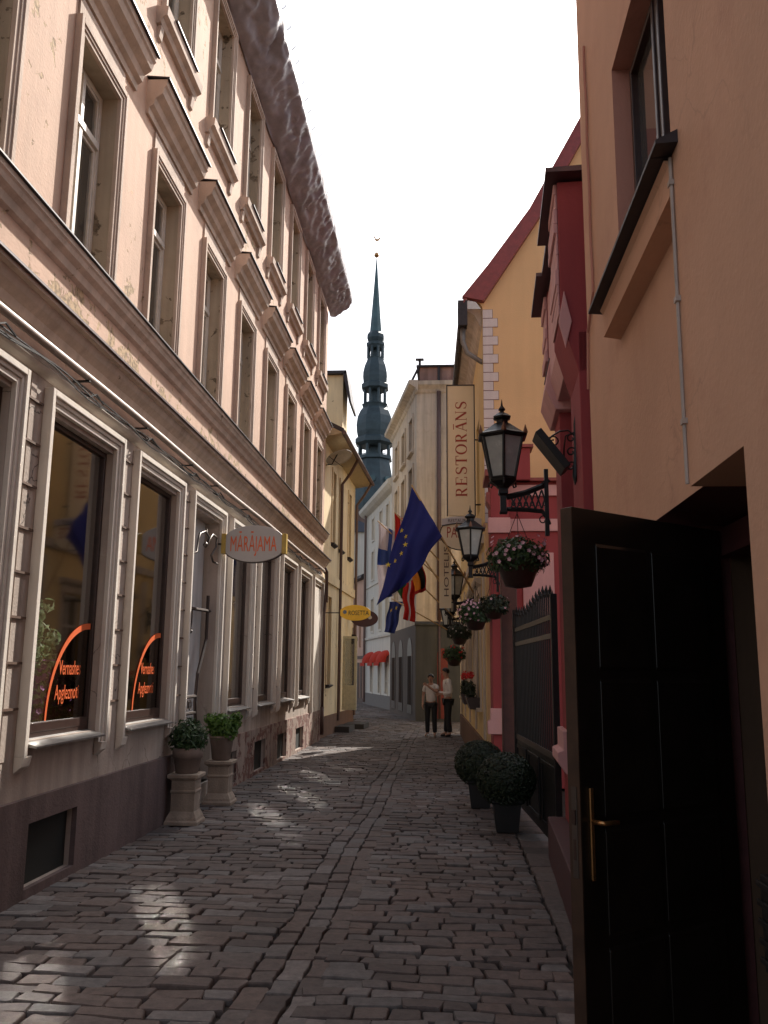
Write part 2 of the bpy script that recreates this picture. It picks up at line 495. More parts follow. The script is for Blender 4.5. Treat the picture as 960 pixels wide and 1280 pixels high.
rg = random.Random(3)


def stone(mb, P, h, jit=.007, inset=.0045, bev=.008):
    """one sett: P = 4 corner points (x,y) ccw; rounded irregular outline, slight dome and tilt"""
    cx = sum(p[0] for p in P) / 4; cy = sum(p[1] for p in P) / 4
    out = []
    for i in range(4):
        a = P[i]; b = P[(i + 1) % 4]
        la = math.hypot(b[0] - a[0], b[1] - a[1])
        for t in (.05, .36, .66, .95) if la > .2 else (.08, .92):
            x = a[0] + (b[0] - a[0]) * t; y = a[1] + (b[1] - a[1]) * t
            out.append((x + rg.uniform(-jit, jit), y + rg.uniform(-jit, jit)))
    def sh(p, k):
        dx = p[0] - cx; dy = p[1] - cy; l = math.hypot(dx, dy) + 1e-6
        return (p[0] - dx / l * k, p[1] - dy / l * k)
    tx = rg.uniform(-.03, .03); ty = rg.uniform(-.035, .035)
    zt = lambda x, y: h + tx * (x - cx) + ty * (y - cy)
    n = len(out); vs = []
    for p in out:
        q = sh(p, inset); vs.append((q[0], q[1], -.034))
    for p in out:
        q = sh(p, inset + .002); vs.append((q[0], q[1], zt(*q) - .0075))
    for p in out:
        q = sh(p, inset + bev); vs.append((q[0], q[1], zt(*q)))
    vs.append((cx, cy, h + .002))
    fs = [(i, (i + 1) % n, n + (i + 1) % n, n + i) for i in range(n)]
    fs += [(n + i, n + (i + 1) % n, 2 * n + (i + 1) % n, 2 * n + i) for i in range(n)]
    fs += [(2 * n + i, 2 * n + (i + 1) % n, 3 * n) for i in range(n)]
    mb.tone = min(1, max(0, rg.gauss(.5, .24)))
    mb.add(vs, fs)


def wob(x, j):
    return .022 * math.sin(x * 2.3 + j * .35) + .007 * math.sin(x * 6.1 + j * .9) + .005 * math.sin(x * 13 + j * 2.9)


def rows(mb, xl, xr, y0, y1, hmin, hmax, lmin, lmax):
    """courses laid across the lane between the edge functions xl(y), xr(y)"""
    y = y0; j = 0; hcur = rg.uniform(hmin, hmax)
    while y < y1:
        h = rg.uniform(hmin, hmax)
        x = xl(y) + rg.uniform(-.1, 0)
        e = xr(y)
        while x < e - .04:
            l = rg.uniform(lmin, lmax)
            if e - x - l < lmin * .6: l = e - x
            s1 = rg.uniform(-.025, .025)
            P = [(x, y + wob(x, j)), (x + l, y + wob(x + l, j)), (x + l + s1, y + h + wob(x + l + s1, j + 1)), (x + rg.uniform(-.02, .02), y + h + wob(x, j + 1))]
            stone(mb, P, rg.gauss(0, .0042))
            x += l
        y += h; j += 1


sm = MB()
GL = lambda y: -1.10 + .025 * math.sin(y * 1.3) + .012 * math.sin(y * 4.1)
GR = lambda y: -.66 + .025 * math.sin(y * 1.1 + 1) + .012 * math.sin(y * 3.7)
rows(sm, lambda y: -3.12, GL, 1.6, 31, .105, .165, .17, .38)
rows(sm, GR, lambda y: .70 if y < 11.5 else .95, 1.6, 31, .10, .155, .14, .31)
# gutter strip: three lines of setts laid lengthwise
for c in range(3):
    y = 1.5 + c * .1
    while y < 31:
        l = rg.uniform(.2, .36)
        w0 = (GL(y), GR(y)); w1 = (GL(y + l), GR(y + l))
        a = [w0[0] + (w0[1] - w0[0]) * c / 3, w0[0] + (w0[1] - w0[0]) * (c + 1) / 3]
        b = [w1[0] + (w1[1] - w1[0]) * c / 3, w1[0] + (w1[1] - w1[0]) * (c + 1) / 3]
        stone(sm, [(a[0], y), (a[1], y), (b[1], y + l), (b[0], y + l)], rg.gauss(-.003, .005), jit=.011)
        y += l
# border slabs along the right hand plinth
y = 2.2
while y < 11.4:
    l = rg.uniform(.28, .5)
    stone(sm, [(.71, y), (1.06, y), (1.06, y + l), (.71, y + l)], rg.gauss(.004, .004), jit=.008)
    y += l
# beyond the bend the lane swings left
rows(sm, lambda y: -3.3 - (y - 31) * .45, lambda y: .95 - (y - 31) * .30, 31, 52, .16, .22, .25, .45)
rows(sm, lambda y: .95, lambda y: 2.6, 26.5, 31, .14, .2, .2, .36)
tag(sm.build('cobbled_street', SETTS), kind='structure')

# ================================================================== LEFT TOWNHOUSE
FL = Fr((-3.1, 0, 0), (0, 1, 0), (1, 0, 0))
LEND = 21.4
PU = 1.915
UC = [6.74 + PU * k for k in range(-2, 8)]          # upper window axes
SB = [(6.2 + 1.928 * k, 6.2 + 1.928 * k + 1.56) for k in range(-2, 8)]   # shop bays (outer edge of surround)
F1 = (5.18, 6.97); F2 = (8.80, 10.75)
HALF = .42


def facade(mb, s0, s1, z0, z1, ops, dep=.3, rev=None):
    """wall face at d=0 with reveals of depth dep round each opening (s0,s1,z0,z1)"""
    P = mb.fr
    ss = sorted({s0, s1} | {max(s0, min(s1, q)) for o in ops for q in o[:2]})
    zs = sorted({z0, z1} | {max(z0, min(z1, q)) for o in ops for q in o[2:4]})
    for i in range(len(ss) - 1):
        for j in range(len(zs) - 1):
            a, b, c, d = ss[i], ss[i + 1], zs[j], zs[j + 1]
            if b - a < 1e-5 or d - c < 1e-5: continue
            ms, mz = (a + b) / 2, (c + d) / 2
            if any(o[0] < ms < o[1] and o[2] < mz < o[3] for o in ops): continue
            mb.quad(P(a, 0, c), P(b, 0, c), P(b, 0, d), P(a, 0, d))
    r = rev or mb
    for o in ops:
        a, b, c, d = o[:4]; e = -(o[4] if len(o) > 4 else dep)
        r.quad(P(a, 0, c), P(a, 0, d), P(a, e, d), P(a, e, c))
        r.quad(P(b, 0, c), P(b, 0, d), P(b, e, d), P(b, e, c))
        r.quad(P(a, 0, c), P(b, 0, c), P(b, e, c), P(a, e, c))
        r.quad(P(a, 0, d), P(b, 0, d), P(b, e, d), P(a, e, d))


def slab_with_hole(mb, s0, s1, z0, z1, o, d0, d1): pass


H1 = thing('plaster_townhouse', 'long salmon plaster townhouse with peeling render and pale shopfront bays', 'building', (-3.1, 5, 0))
ops = []
for c in UC:
    ops.append((c - HALF, c + HALF, F1[0], F1[1]))
    ops.append((c - HALF, c + HALF, F2[0], F2[1]))
S0 = .6
up = MB(FL); rv = MB(FL)
facade(up, S0, LEND, 4.0, 11.5, ops, .22, MB(FL))
P = FL
up.quad(P(LEND, 0, 0), P(LEND, 0, 11.5), P(LEND, -7, 11.5), P(LEND, -7, 0))
up.quad(P(S0, 0, 0), P(S0, 0, 11.5), P(S0, -7, 11.5), P(S0, -7, 0))
up.quad(P(S0, -7, 0), P(S0, -7, 11.5), P(LEND, -7, 11.5), P(LEND, -7, 0))
up.build('wall', SALMON, H1, recalc=False)

gops = []
for k, (a, b) in enumerate(SB):
    if a + .13 < S0: continue
    if k == 4: gops.append((a + .13, b - .13, .25, 3.62, .20))     # door niche
    elif k == 9: continue
    else: gops.append((a + .13, b - .13, 1.12, 3.62, .12))
CEL = [(6.42, 7.27, .07, .53, .35), (12.15, 12.85, .05, .5, .25), (14.04, 14.88, .05, .52, .25), (15.96, 16.86, .05, .5, .25), (17.88, 18.8, .05, .49, .25)]
gw = MB(FL)
facade(gw, S0, LEND, .0, 4.0, gops + CEL)
gw.build('shopfront_wall', SHOPWALL, H1, recalc=False)
# dark rooms behind the panes (separate storeys)
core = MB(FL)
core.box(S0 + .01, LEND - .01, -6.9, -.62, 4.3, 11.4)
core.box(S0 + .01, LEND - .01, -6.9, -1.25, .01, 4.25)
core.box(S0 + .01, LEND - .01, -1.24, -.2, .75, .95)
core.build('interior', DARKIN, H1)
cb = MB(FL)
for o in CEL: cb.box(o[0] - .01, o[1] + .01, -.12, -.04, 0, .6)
cb.build_each('cellar_shade_panel', simple('cellar_shade', (.012, .014, .012), .8), H1)  # near-black panels put in to paint the openings as dark as shade
# plinths
pl = MB(FL)


def plinth(mb, s0, s1, z1, d, holes):
    ss = sorted({s0, s1} | {q for h in holes for q in h[:2] if s0 < q < s1})
    for a, b in zip(ss, ss[1:]):
        hs = [h for h in holes if h[0] <= a + 1e-4 and h[1] >= b - 1e-4]
        if not hs: mb.box(a, b, .001, d, -.03, z1)
        else:
            mb.box(a, b, .001, d, -.03, hs[0][2]); mb.box(a, b, .001, d, hs[0][3], z1)


plinth(pl, S0, 9.98, .71, .045, CEL)
pl.build('plinth', PLINTH, H1)
pl = MB(FL)
plinth(pl, 11.75, LEND - .05, .72, .03, CEL)
pl.box(11.75, 11.9, .031, .06, -.03, 1.0)
pl.build('flaking_plinth', PINKBASE, H1)
# shop bays ------------------------------------------------------------
PW = 1.56
bay = MB(FL)


def surround(mb, a, b, z0, z1, bottom=False):
    mb.ring(a, b, z0, z1, .05, .0, .075, bottom=bottom)
    mb.ring(a + .05, b - .05, z0, z1 - .05, .035, .0, .055, bottom=False)
    mb.ring(a + .085, b - .085, z0, z1 - .085, .045, .0, .04, bottom=False)


a, b = SB[2]
shopwin = None
for k, (a, b) in enumerate(SB):
    if k in (4, 9) or a + .13 < S0: continue
    if shopwin is None:
        f = MB(FL)
        f.ring(a + .13, b - .13, 1.12, 3.62, .045, -.12, -.06)
        f.box(a + .18, b - .18, -.11, -.055, 1.165, 1.235)
        wn = f.build('window', DARKW, H1, bevel=.004)
        p = MB(FL); P = FL
        p.quad(P(a + .17, -.085, 1.16), P(b - .17, -.085, 1.16), P(b - .17, -.085, 3.58), P(a + .17, -.085, 3.58)); p.build('pane', GLASS, wn, recalc=False)
        t = MB(FL); surround(t, a, b, 1.02, 3.79)
        t.prof([(0, 1.02), (.075, 1.02), (.06, .95), (0, .90)], a, a + .13); t.prof([(0, 1.02), (.075, 1.02), (.06, .95), (0, .90)], b - .13, b)
        t.build('surround', SHOPTRIM, wn, bevel=.005)
        t = MB(FL); t.prof([(-.07, 1.13), (.10, 1.085), (.10, 1.07), (-.07, 1.09)], a + .131, b - .131)
        t.build('sill', ZINC, wn)
        t = MB(FL)
        for i in range(8): t.box(b + .03, b + .335, .008, .022, 1.35 + .325 * i, 1.368 + .325 * i)
        t.build_each('iron_tie', RUST, wn)
        shopwin = wn; base_s = a
    else:
        dup(shopwin, dloc=(0, a - base_s, 0))
# narrow pier strips between the bays
st = MB(FL)
for k in range(1, 9):
    a = SB[k][1] + .05; b = SB[k + 1][0] - .05
    st.box(a + .10, b - .08, .001, .006, 1.0, 3.84)
st.build_each('pilaster_strip', SHOPWALL, H1)
# entrance niche (bay 4)
a, b = SB[4]
nf = MB(FL); surround(nf, a, b, .25, 3.79); e1 = nf.build('niche_surround', SHOPTRIM, H1, bevel=.005)
nb = MB(FL); nb.box(a + .1, b - .1, -.30, -.202, .0, 3.65); nb.box(a + .131, b - .131, -.20, .03, .0, .25)
nb.build('niche_back', plaster('niche_render', (.55, .52, .50), var=.08, streak=.2), H1)
a, b = SB[9]
nf = MB(FL); surround(nf, a, b, .72, 3.79); nf.box(a + .131, b - .131, .001, .02, .72, 3.6); nf.build('blind_bay', SHOPTRIM, H1)
# mouldings ------------------------------------------------------------
m = MB(FL)
m.prof([(0, 5.06), (.09, 5.05), (.13, 5.03), (.13, 4.985), (.115, 4.97), (.10, 4.93), (.055, 4.90), (.04, 4.84), (0, 4.82)], S0, LEND + .02)
m.build('sill_cornice', TRIM, H1)
m = MB(FL)
m.prof([(0, 5.075), (.155, 5.046), (.155, 5.032), (.131, 5.031), (.131, 5.05), (0, 5.062)], S0, LEND + .03)
m.build('cornice_flashing', FLASH, H1)
m = MB(FL)
m.prof([(0, 4.41), (.19, 4.37), (.19, 4.33), (.15, 4.32), (.12, 4.26), (.07, 4.21), (.055, 4.14), (.02, 4.13), (0, 4.12)], S0, LEND + .02)
m.build('shop_cornice', TRIM, H1)
m = MB(FL)
m.prof([(0, 4.425), (.215, 4.382), (.215, 4.362), (.192, 4.362), (.192, 4.372), (0, 4.412)], S0, LEND + .03)
m.build('shop_cornice_flashing', DARKROOF, H1)
m = MB(FL)
m.prof([(0, 3.93), (.055, 3.925), (.075, 3.90), (.055, 3.875), (.03, 3.86), (0, 3.85)], S0, LEND)
m.build('ledge', SHOPTRIM, H1)
m = MB(FL)
rr = random.Random(5)
m.tube([P(s, .105, 4.05 + .01 * math.sin(s)) for s in [S0 + i * .8 for i in range(26)]] + [P(LEND - .1, .105, 4.05)], .032, 8)
m.build('conduit_pipe', PIPEM, H1, smooth=True)
m = MB(FL)
for q in range(3):
    m.tube([P(s, .085 + .01 * q, 3.95 - .025 * q + .03 * math.sin(s * (2.1 + q) + q) * (1 if q else .4)) for s in [S0 + i * .22 for i in range(90)]], .007, 4)
for i in range(13):
    s = 2 + i * 1.5 + rr.uniform(-.2, .2)
    m.tube([P(s, .03, 3.93), P(s + .1, .11, 3.9), P(s + .25, .1, 3.97), P(s + .35, .13, 3.91)], .008, 4)
    m.box(s, s + .03, .0, .14, 4.0, 4.012)
m.build('cable', IRON, H1)
# upper windows --------------------------------------------------------


def upwindow(c, z0, z1, hood):
    f = MB(FL); a, b = c - HALF, c + HALF
    f.ring(a + .001, b - .001, z0 + .001, z1 - .001, .055, -.21, -.145)
    f.box(c - .03, c + .03, -.205, -.135, z0 + .05, z1 - .05)
    zt = z0 + (z1 - z0) * .70
    f.box(a + .05, b - .05, -.205, -.125, zt - .035, zt + .035)
    for sd in (-1, 1):
        x0, x1 = (a + .055, c - .03) if sd < 0 else (c + .03, b - .055)
        f.ring(x0, x1, z0 + .055, zt - .035, .035, -.195, -.155)
        f.ring(x0, x1, zt + .035, z1 - .055, .03, -.195, -.155)
    w = f.build('window', WHITEW, H1, bevel=.004)
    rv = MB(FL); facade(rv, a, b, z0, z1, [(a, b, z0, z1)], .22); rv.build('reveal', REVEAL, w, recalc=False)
    p = MB(FL); p.quad(P(a + .05, -.175, z0 + .05), P(b - .05, -.175, z0 + .05), P(b - .05, -.175, z1 - .05), P(a + .05, -.175, z1 - .05))
    p.build('pane', UGLASS, w, recalc=False)
    t = MB(FL)
    t.ring(a - .12, b + .12, z0 - .05, z1 + .12, .05, .0, .06, bottom=False)
    t.ring(a - .07, b + .07, z0 - .05, z1 + .07, .03, .0, .048, bottom=False)
    t.ring(a - .04, b + .04, z0 - .05, z1 + .04, .04, .0, .036, bottom=False)
    t.build('surround', TRIM, w, bevel=.004)
    if hood:
        t = MB(FL); h = .79
        t.box(a - .09, b + .09, .001, .02, z1 + .121, z1 + .33)
        t.prof([(0, 7.33), (.03, 7.33), (.035, 7.40), (.08, 7.43), (.10, 7.50), (.17, 7.55), (.19, 7.62), (.21, 7.64), (.215, 7.71), (0, 7.715)], c - h, c + h)
        t.build('hood', TRIM, w)
        t = MB(FL); t.prof([(0, 7.75), (.245, 7.722), (.245, 7.70), (.218, 7.70), (.218, 7.712), (0, 7.735)], c - h - .02, c + h + .02); t.build('hood_flashing', FLASH, w)
    else:
        t = MB(FL)
        t.prof([(0, 8.50), (.05, 8.51), (.07, 8.57), (.12, 8.60), (.13, 8.70), (0, 8.715)], c - .66, c + .66)
        for q in (-1, 1): t.prof([(0, 8.34), (.03, 8.36), (.05, 8.5), (0, 8.5)], c + q * .58 - .045, c + q * .58 + .045)
        t.build('sill', TRIM, w)
        t = MB(FL); t.prof([(-.2, 8.795), (.155, 8.728), (.155, 8.708), (.132, 8.708), (.132, 8.716), (-.2, 8.78)], c - .41, c + .41); t.build('sill_flashing', FLASH, w)
    return w


w1 = upwindow(UC[2], *F1, True); w2 = upwindow(UC[2], *F2, False)
for i, c in enumerate(UC):
    if i != 2:
        dup(w1, dloc=(0, c - UC[2], 0)); dup(w2, dloc=(0, c - UC[2], 0))
# lace curtains in a few rooms
cu = MB(FL)
for i, c in enumerate(UC):
    for z0, z1 in (F1, F2):
        if (i * 7 + int(z0)) % 3 == 0: continue
        for q in (-1, 1):
            n = 14; vs = []
            for k in range(n + 1):
                s = c + q * (.40 - .26 * k / n); d = -.30 + .02 * math.sin(k * 2.2)
                vs += [P(s, d, z0 + .02), P(s, d, z1 - .03)]
            cu.add(vs, [(2 * k, 2 * k + 1, 2 * k + 3, 2 * k + 2) for k in range(n)])
cu.build_each('curtain', simple('lace_curtain', (.5, .47, .42), .9, var=.1), H1, recalc=False)
# eave, dust sheet, roof ----------------------------------------------
m = MB(FL)
m.prof([(0, 11.5), (.0, 11.42), (.50, 11.55), (.52, 11.66), (-3.0, 14.6), (-7.0, 11.52)], S0, LEND + .12)
m.build('roof', FLASH, H1)
rs = random.Random(11)
NS, NT = 420, 30
ks = [(0, 10.96), (.12, 11.02), (.28, 11.14), (.44, 11.28), (.58, 11.42), (.61, 11.56), (.58, 11.66)]
from mathutils import noise as MN


def sheet(i, j):
    s = S0 + (LEND + .2 - S0) * i / NS; t = j / NT * (len(ks) - 1); k = min(int(t), len(ks) - 2); q = t - k
    d = ks[k][0] * (1 - q) + ks[k + 1][0] * q; z = ks[k][1] * (1 - q) + ks[k + 1][1] * q
    w = math.sin(math.pi * min(1, j / NT * 1.15)) if j / NT < .87 else .15
    a = Vector((s * 1.1, d * 2.2, 3.1)); b = Vector((s * 3.2 + d * 4, d * 5 - s, 1.7)); c = Vector((s * 7.5 - d * 9, d * 8 + s * 2, .3))
    f = .06 * (abs(MN.noise(a)) * 2 - .5) + .042 * (1 - 2.6 * abs(MN.noise(b))) + .020 * (1 - 2.6 * abs(MN.noise(c)))
    z -= w * f * .8 + .02 * w; d += w * f * .55
    if j == 0: z += .05 * MN.noise(Vector((s * 1.3, 0, 9))); d = .012
    if s > LEND - .2: z -= .22 * (s - LEND + .2) * w
    return P(s, d + .012, z)


vs = [sheet(i, j) for i in range(NS + 1) for j in range(NT + 1)]
m = MB(FL); m.add(vs, [(i * (NT + 1) + j, (i + 1) * (NT + 1) + j, (i + 1) * (NT + 1) + j + 1, i * (NT + 1) + j + 1) for i in range(NS) for j in range(NT)])
m.build('dust_sheet', TARP, H1, smooth=True, recalc=False)
m = MB(FL)
for i in range(46):
    s = 2 + i * .43 + rs.uniform(-.05, .05); k = rs.uniform(.7, 1.2)
    m.tube([P(s, .57, 11.62), P(s + .01, .62, 11.64), P(s + .04 * k, .66, 11.69 * 1 + .02 * k), P(s + .07 * k, .655, 11.75)], .006, 4)
m.tube([P(S0, .60, 11.60), P(LEND + .1, .60, 11.60)], .018, 6)
m.build('gutter_hook', IRON, H1)
# downpipe at the far corner
m = MB(FL)
m.tube([P(LEND - .45, .1, 4.05), P(LEND - .25, .12, 4.0), P(LEND - .18, .12, 3.8), P(LEND - .2, .1, 3.2), P(LEND - .28, .1, 3.0), P(LEND - .28, .1, .8)], .035, 8)
m.tube([P(LEND - .5, .14, 4.12), P(LEND - .33, .16, 4.05), P(LEND - .30, .16, 3.3)], .03, 8)
m.tube([P(LEND - .28, .1, .8), P(LEND - .28, .1, .15)], .045, 8)
m.build('downpipe', BROWNPIPE, H1, smooth=True)
# shop window decals: orange quarter arcs with lettering
FONTN = {}


def text_mesh(name, txt, size, mat, parent, origin, right, up, width=None, ext=.0015, shear=0, bold=0):
    cu = bpy.data.curves.new('t', 'FONT'); cu.body = txt; cu.size = size; cu.shear = shear; cu.offset = bold
    cu.extrude = ext; cu.resolution_u = 3; cu.align_x = 'CENTER'
    o = bpy.data.objects.new('t', cu); COL.objects.link(o)
    bpy.context.view_layer.update()
    me = bpy.data.meshes.new_from_object(o)
    bpy.data.objects.remove(o); bpy.data.curves.remove(cu)
    r = Vector(right).normalized(); u = Vector(up).normalized(); nrm = r.cross(u)
    xs = [v.co.x for v in me.vertices]
    w = max(xs) - min(xs); sx = (width / w) if width else 1
    mx = (max(xs) + min(xs)) / 2
    og = Vector(origin) - wloc(parent)
    for v in me.vertices:
        c = v.co.copy(); v.co = og + r * (c.x - mx) * sx + u * c.y + nrm * c.z
    me.materials.clear(); me.materials.append(mat); me.name = name
    ob = bpy.data.objects.new(name, me); COL.objects.link(ob); ob.parent = parent
    return ob


def decal(k):
    a, b = SB[k]; a += .19; b -= .19
    D = thing('window_decal', ['orange lettered quarter circle decal on the shop window with flowers behind it',
                               'orange lettered quarter circle decal on the shop window beside the iron stand niche'][k - 2], 'shop decal', P(b, -.075, 1.24), group='orange lettered decals on the shop windows')
    mb = MB(FL); n = 20
    x1 = b; R1 = .92
    pts = [(x1 - R1 * math.cos(t) * .82, 1.24 + .78 * math.sin(t)) for t in [math.pi / 2 * i / n for i in range(n + 1)]]
    vs = []
    for i, (s, z) in enumerate(pts):
        t = math.pi / 2 * i / n; w = .014 + .012 * math.sin(t)
        vs += [P(s - w * math.cos(t), -.080, z + w * math.sin(t)), P(s + w * math.cos(t), -.080, z - w * math.sin(t)),
               P(s - w * math.cos(t), -.077, z + w * math.sin(t)), P(s + w * math.cos(t), -.077, z - w * math.sin(t))]
    mb.add(vs, [(4 * i, 4 * i + 1, 4 * i + 5, 4 * i + 4) for i in range(n)] + [(4 * i + 2, 4 * i + 3, 4 * i + 7, 4 * i + 6) for i in range(n)])
    mb.build('arc', ORANGE, D, recalc=False)
    mb = MB(FL)
    vs = [P(b, -.083, 1.24)] + [P(s, -.083, z) for s, z in pts]
    mb.add(vs, [(0, i + 1, i + 2) for i in range(n)])
    mb.build('tinted_field', glass('tinted_film', tint=(.30, .24, .18), ior=1.2), D, recalc=False)
    c = (a + b) / 2 + .20
    # the lane is seen with +y to the right, so letters run along +y
    text_mesh('lettering', 'Vernashes', .17, ORANGE, D, P(c + .03, -.078, 1.60), (0, 1, 0), (0, 0, 1), width=.42)
    text_mesh('lettering', 'Apgleznoti', .17, ORANGE, D, P(c, -.078, 1.40), (0, 1, 0), (0, 0, 1), width=.46)


decal(2); decal(3)

# ================================================================== NEAR RIGHT: OCHRE HOUSE WITH DOORWAY
FO = Fr((.9, 0, 0), (0, 1, 0), (-1, 0, 0))
P = FO
OE = 5.28
H2 = thing('ochre_house', 'ochre rendered house at the right edge with an open dark doorway and a deep window', 'building', (.9, 2, 0))
m = MB(FO)
for y0, y1, z0, z1 in ((2.95, 4.24, 2.30, 3.58), (2.95, 4.24, 4.86, 9.5), (4.24, OE, 2.30, 9.5), (3.9, OE, 0, 2.30)):
    m.quad(P(y0, 0, z0), P(y1, 0, z0), P(y1, 0, z1), P(y0, 0, z1))
m.quad(P(OE, 0, 0), P(OE, 0, 9.5), P(OE, -4, 9.5), P(OE, -4, 0))
m.quad(P(-4, .07, 9.5), P(OE, 0, 9.5), P(OE, -4, 9.5), P(-4, -4, 9.5))
m.box(-4, 2.41, -.35, .07, -.03, 9.5)
m.box(2.4101, 2.95, -.35, .07, 2.28, 9.5)
m.build('wall', OCHRE, H2, recalc=False)
m = MB(FO)
m.quad(P(4.24, 0, 3.58), P(4.24, 0, 4.86), P(4.24, -.16, 4.86), P(4.24, -.16, 3.58))
m.quad(P(2.95, 0, 4.86), P(4.24, 0, 4.86), P(4.24, -.16, 4.86), P(2.95, -.16, 4.86))
m.quad(P(2.95, 0, 3.58), P(4.24, 0, 3.58), P(4.24, -.16, 3.58), P(2.95, -.16, 3.58))
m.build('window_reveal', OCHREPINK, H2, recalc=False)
m = MB(FO)   # doorway soffit, jambs and the unlit passage
m.quad(P(2.95, 0, 2.30), P(3.9, 0, 2.30), P(3.9, -.35, 2.30), P(2.95, -.35, 2.30))
m.quad(P(3.9, 0, 0), P(3.9, 0, 2.30), P(3.9, -.35, 2.30), P(3.9, -.35, 0))
m.box(2.40, 3.9, -.42, -.30, 2.16, 2.279)
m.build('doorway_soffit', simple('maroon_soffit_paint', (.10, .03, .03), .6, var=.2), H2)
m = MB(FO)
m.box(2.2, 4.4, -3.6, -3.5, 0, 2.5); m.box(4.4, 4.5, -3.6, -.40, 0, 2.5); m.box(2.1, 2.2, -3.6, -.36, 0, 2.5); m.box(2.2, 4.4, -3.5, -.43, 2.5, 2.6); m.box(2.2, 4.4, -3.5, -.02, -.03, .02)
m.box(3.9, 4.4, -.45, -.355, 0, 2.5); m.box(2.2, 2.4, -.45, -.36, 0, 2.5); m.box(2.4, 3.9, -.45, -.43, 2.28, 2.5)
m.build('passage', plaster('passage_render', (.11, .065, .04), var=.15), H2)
f = MB(FO)
f.ring(3.10, 4.235, 3.585, 4.855, .05, -.155, -.10); f.box(3.62, 3.68, -.15, -.09, 3.63, 4.81)
f.ring(3.15, 3.62, 3.635, 4.805, .035, -.14, -.08); f.ring(3.68, 4.19, 3.635, 4.805, .035, -.14, -.08)
w = f.build('window', DARKW, H2, bevel=.004)
p = MB(FO); p.quad(P(3.14, -.115, 3.63), P(4.2, -.115, 3.63), P(4.2, -.115, 4.81), P(3.14, -.115, 4.81)); p.build('pane', UGLASS, w, recalc=False)
p = MB(FO); p.box(3.0, 4.4, -.30, -.27, 3.5, 5); p.build('blind', simple('grey_blind', (.20, .17, .16), .8), w)
s = MB(FO)
s.prof([(0.071, 3.57), (.15, 3.53), (.15, 3.515), (.071, 3.52)], 2.86, 2.9505); s.prof([(0, 3.59), (.15, 3.53), (.15, 3.515), (.0, 3.505)], 2.951, 4.36)
s.build('sill', FLASH, w)
s = MB(FO); s.prof([(0, 3.504), (.10, 3.504), (.085, 3.48), (.085, 3.36), (0, 3.345)], 2.952, 4.30); s.build('sill_moulding', OCHRE, w)
m = MB(FO)
m.tube([P(2.955, .078, 2.29), P(2.95, .078, 2.9), P(2.945, .078, 3.51)], .007, 6)
for z in (2.5, 2.95, 3.4): m.box(2.935, 2.965, .0705, .088, z, z + .02)
m.build('wire_conduit', PIPEM, H2)
m = MB(FO)
m.tube([P(4.98 + .012 * math.sin(i * 1.3), .012, 5.6 - i * .12) for i in range(15)] + [P(5.2, .012, 3.75), P(5.26, .012, 3.4)], .009, 5)
m.build('wall_cable', OCHREPINK, H2)

# door leaf: its free edge swings out over the lane
A = Vector((.472, 3.25, 0)); du = Vector((.775, .632, 0)).normalized(); dn = Vector((du.y, -du.x, 0))   # dn looks at the camera
FD = Fr(A, du, dn); P = FD
D = thing('entrance_door', 'tall black brown panelled door standing open with a brass lever handle', 'door', (1.22, 3.84, 0))
m = MB(FD)
DW, DH = .93, 2.27
m.box(0, DW, -.056, 0, .03, DH)
for (x0, x1, z0, z1) in ((.12, .42, .2, .70), (.45, .80, .2, .70), (.12, .42, .73, 1.10), (.45, .80, .73, 1.10), (.12, .42, 1.13, 1.63), (.45, .80, 1.13, 1.63), (.12, .42, 1.66, 2.14), (.45, .80, 1.66, 2.14)):
    m.prof([(.0005, z0), (.008, z0 + .015), (.008, z1 - .015), (.0005, z1)], x0, x1)
m.build('leaf', DOORM, D, bevel=.003)
m = MB(FD); m.box(-.0035, -.0005, -.0555, -.0005, .03, DH - .003); m.build('worn_edge', DOOREDGE, D)
m = MB(FD); m.box(.040, .058, .0005, .010, .93, 1.245); h = m.build('handle', BRASS, D, bevel=.003)
m = MB(FD); m.tube([P(.048, .01, 1.13), P(.048, .055, 1.13), P(.055, .060, 1.13), P(.125, .060, 1.128)], .0085, 10); m.build('lever', BRASS, h, smooth=True)
m = MB(FD); m.box(-.0065, -.0036, -.040, -.015, .94, 1.25); lk = m.build('lock_plate', STEEL, D, bevel=.001)
m = MB(FD); m.box(-.012, -.0066, -.036, -.020, 1.12, 1.17); m.box(-.0075, -.0066, -.034, -.022, 1.0, 1.07); m.build('bolt', DARKW, lk)
m = MB(FD)
for z in (.3, 1.15, 2.0): m.tube([P(DW + .01, -.03, z), P(DW + .01, -.03, z + .12)], .012, 8)
m.build('hinge', STEEL, D)
# letter box like ribbed metal plate on the near jamb
T = thing('metal_letter_box', 'small dark ribbed metal box fixed to the ochre wall at the right edge', 'letter box', (.83, 2.3, 1.0))
m = MB(Fr((.829, 0, 0), (0, 1, 0), (-1, 0, 0)))
m.box(2.05, 2.36, 0, .05, .93, 1.16)
for i in range(5): m.box(2.04, 2.37, .0505, .058, .95 + i * .045, .965 + i * .045)
m.build('case', IRON, T, bevel=.003)

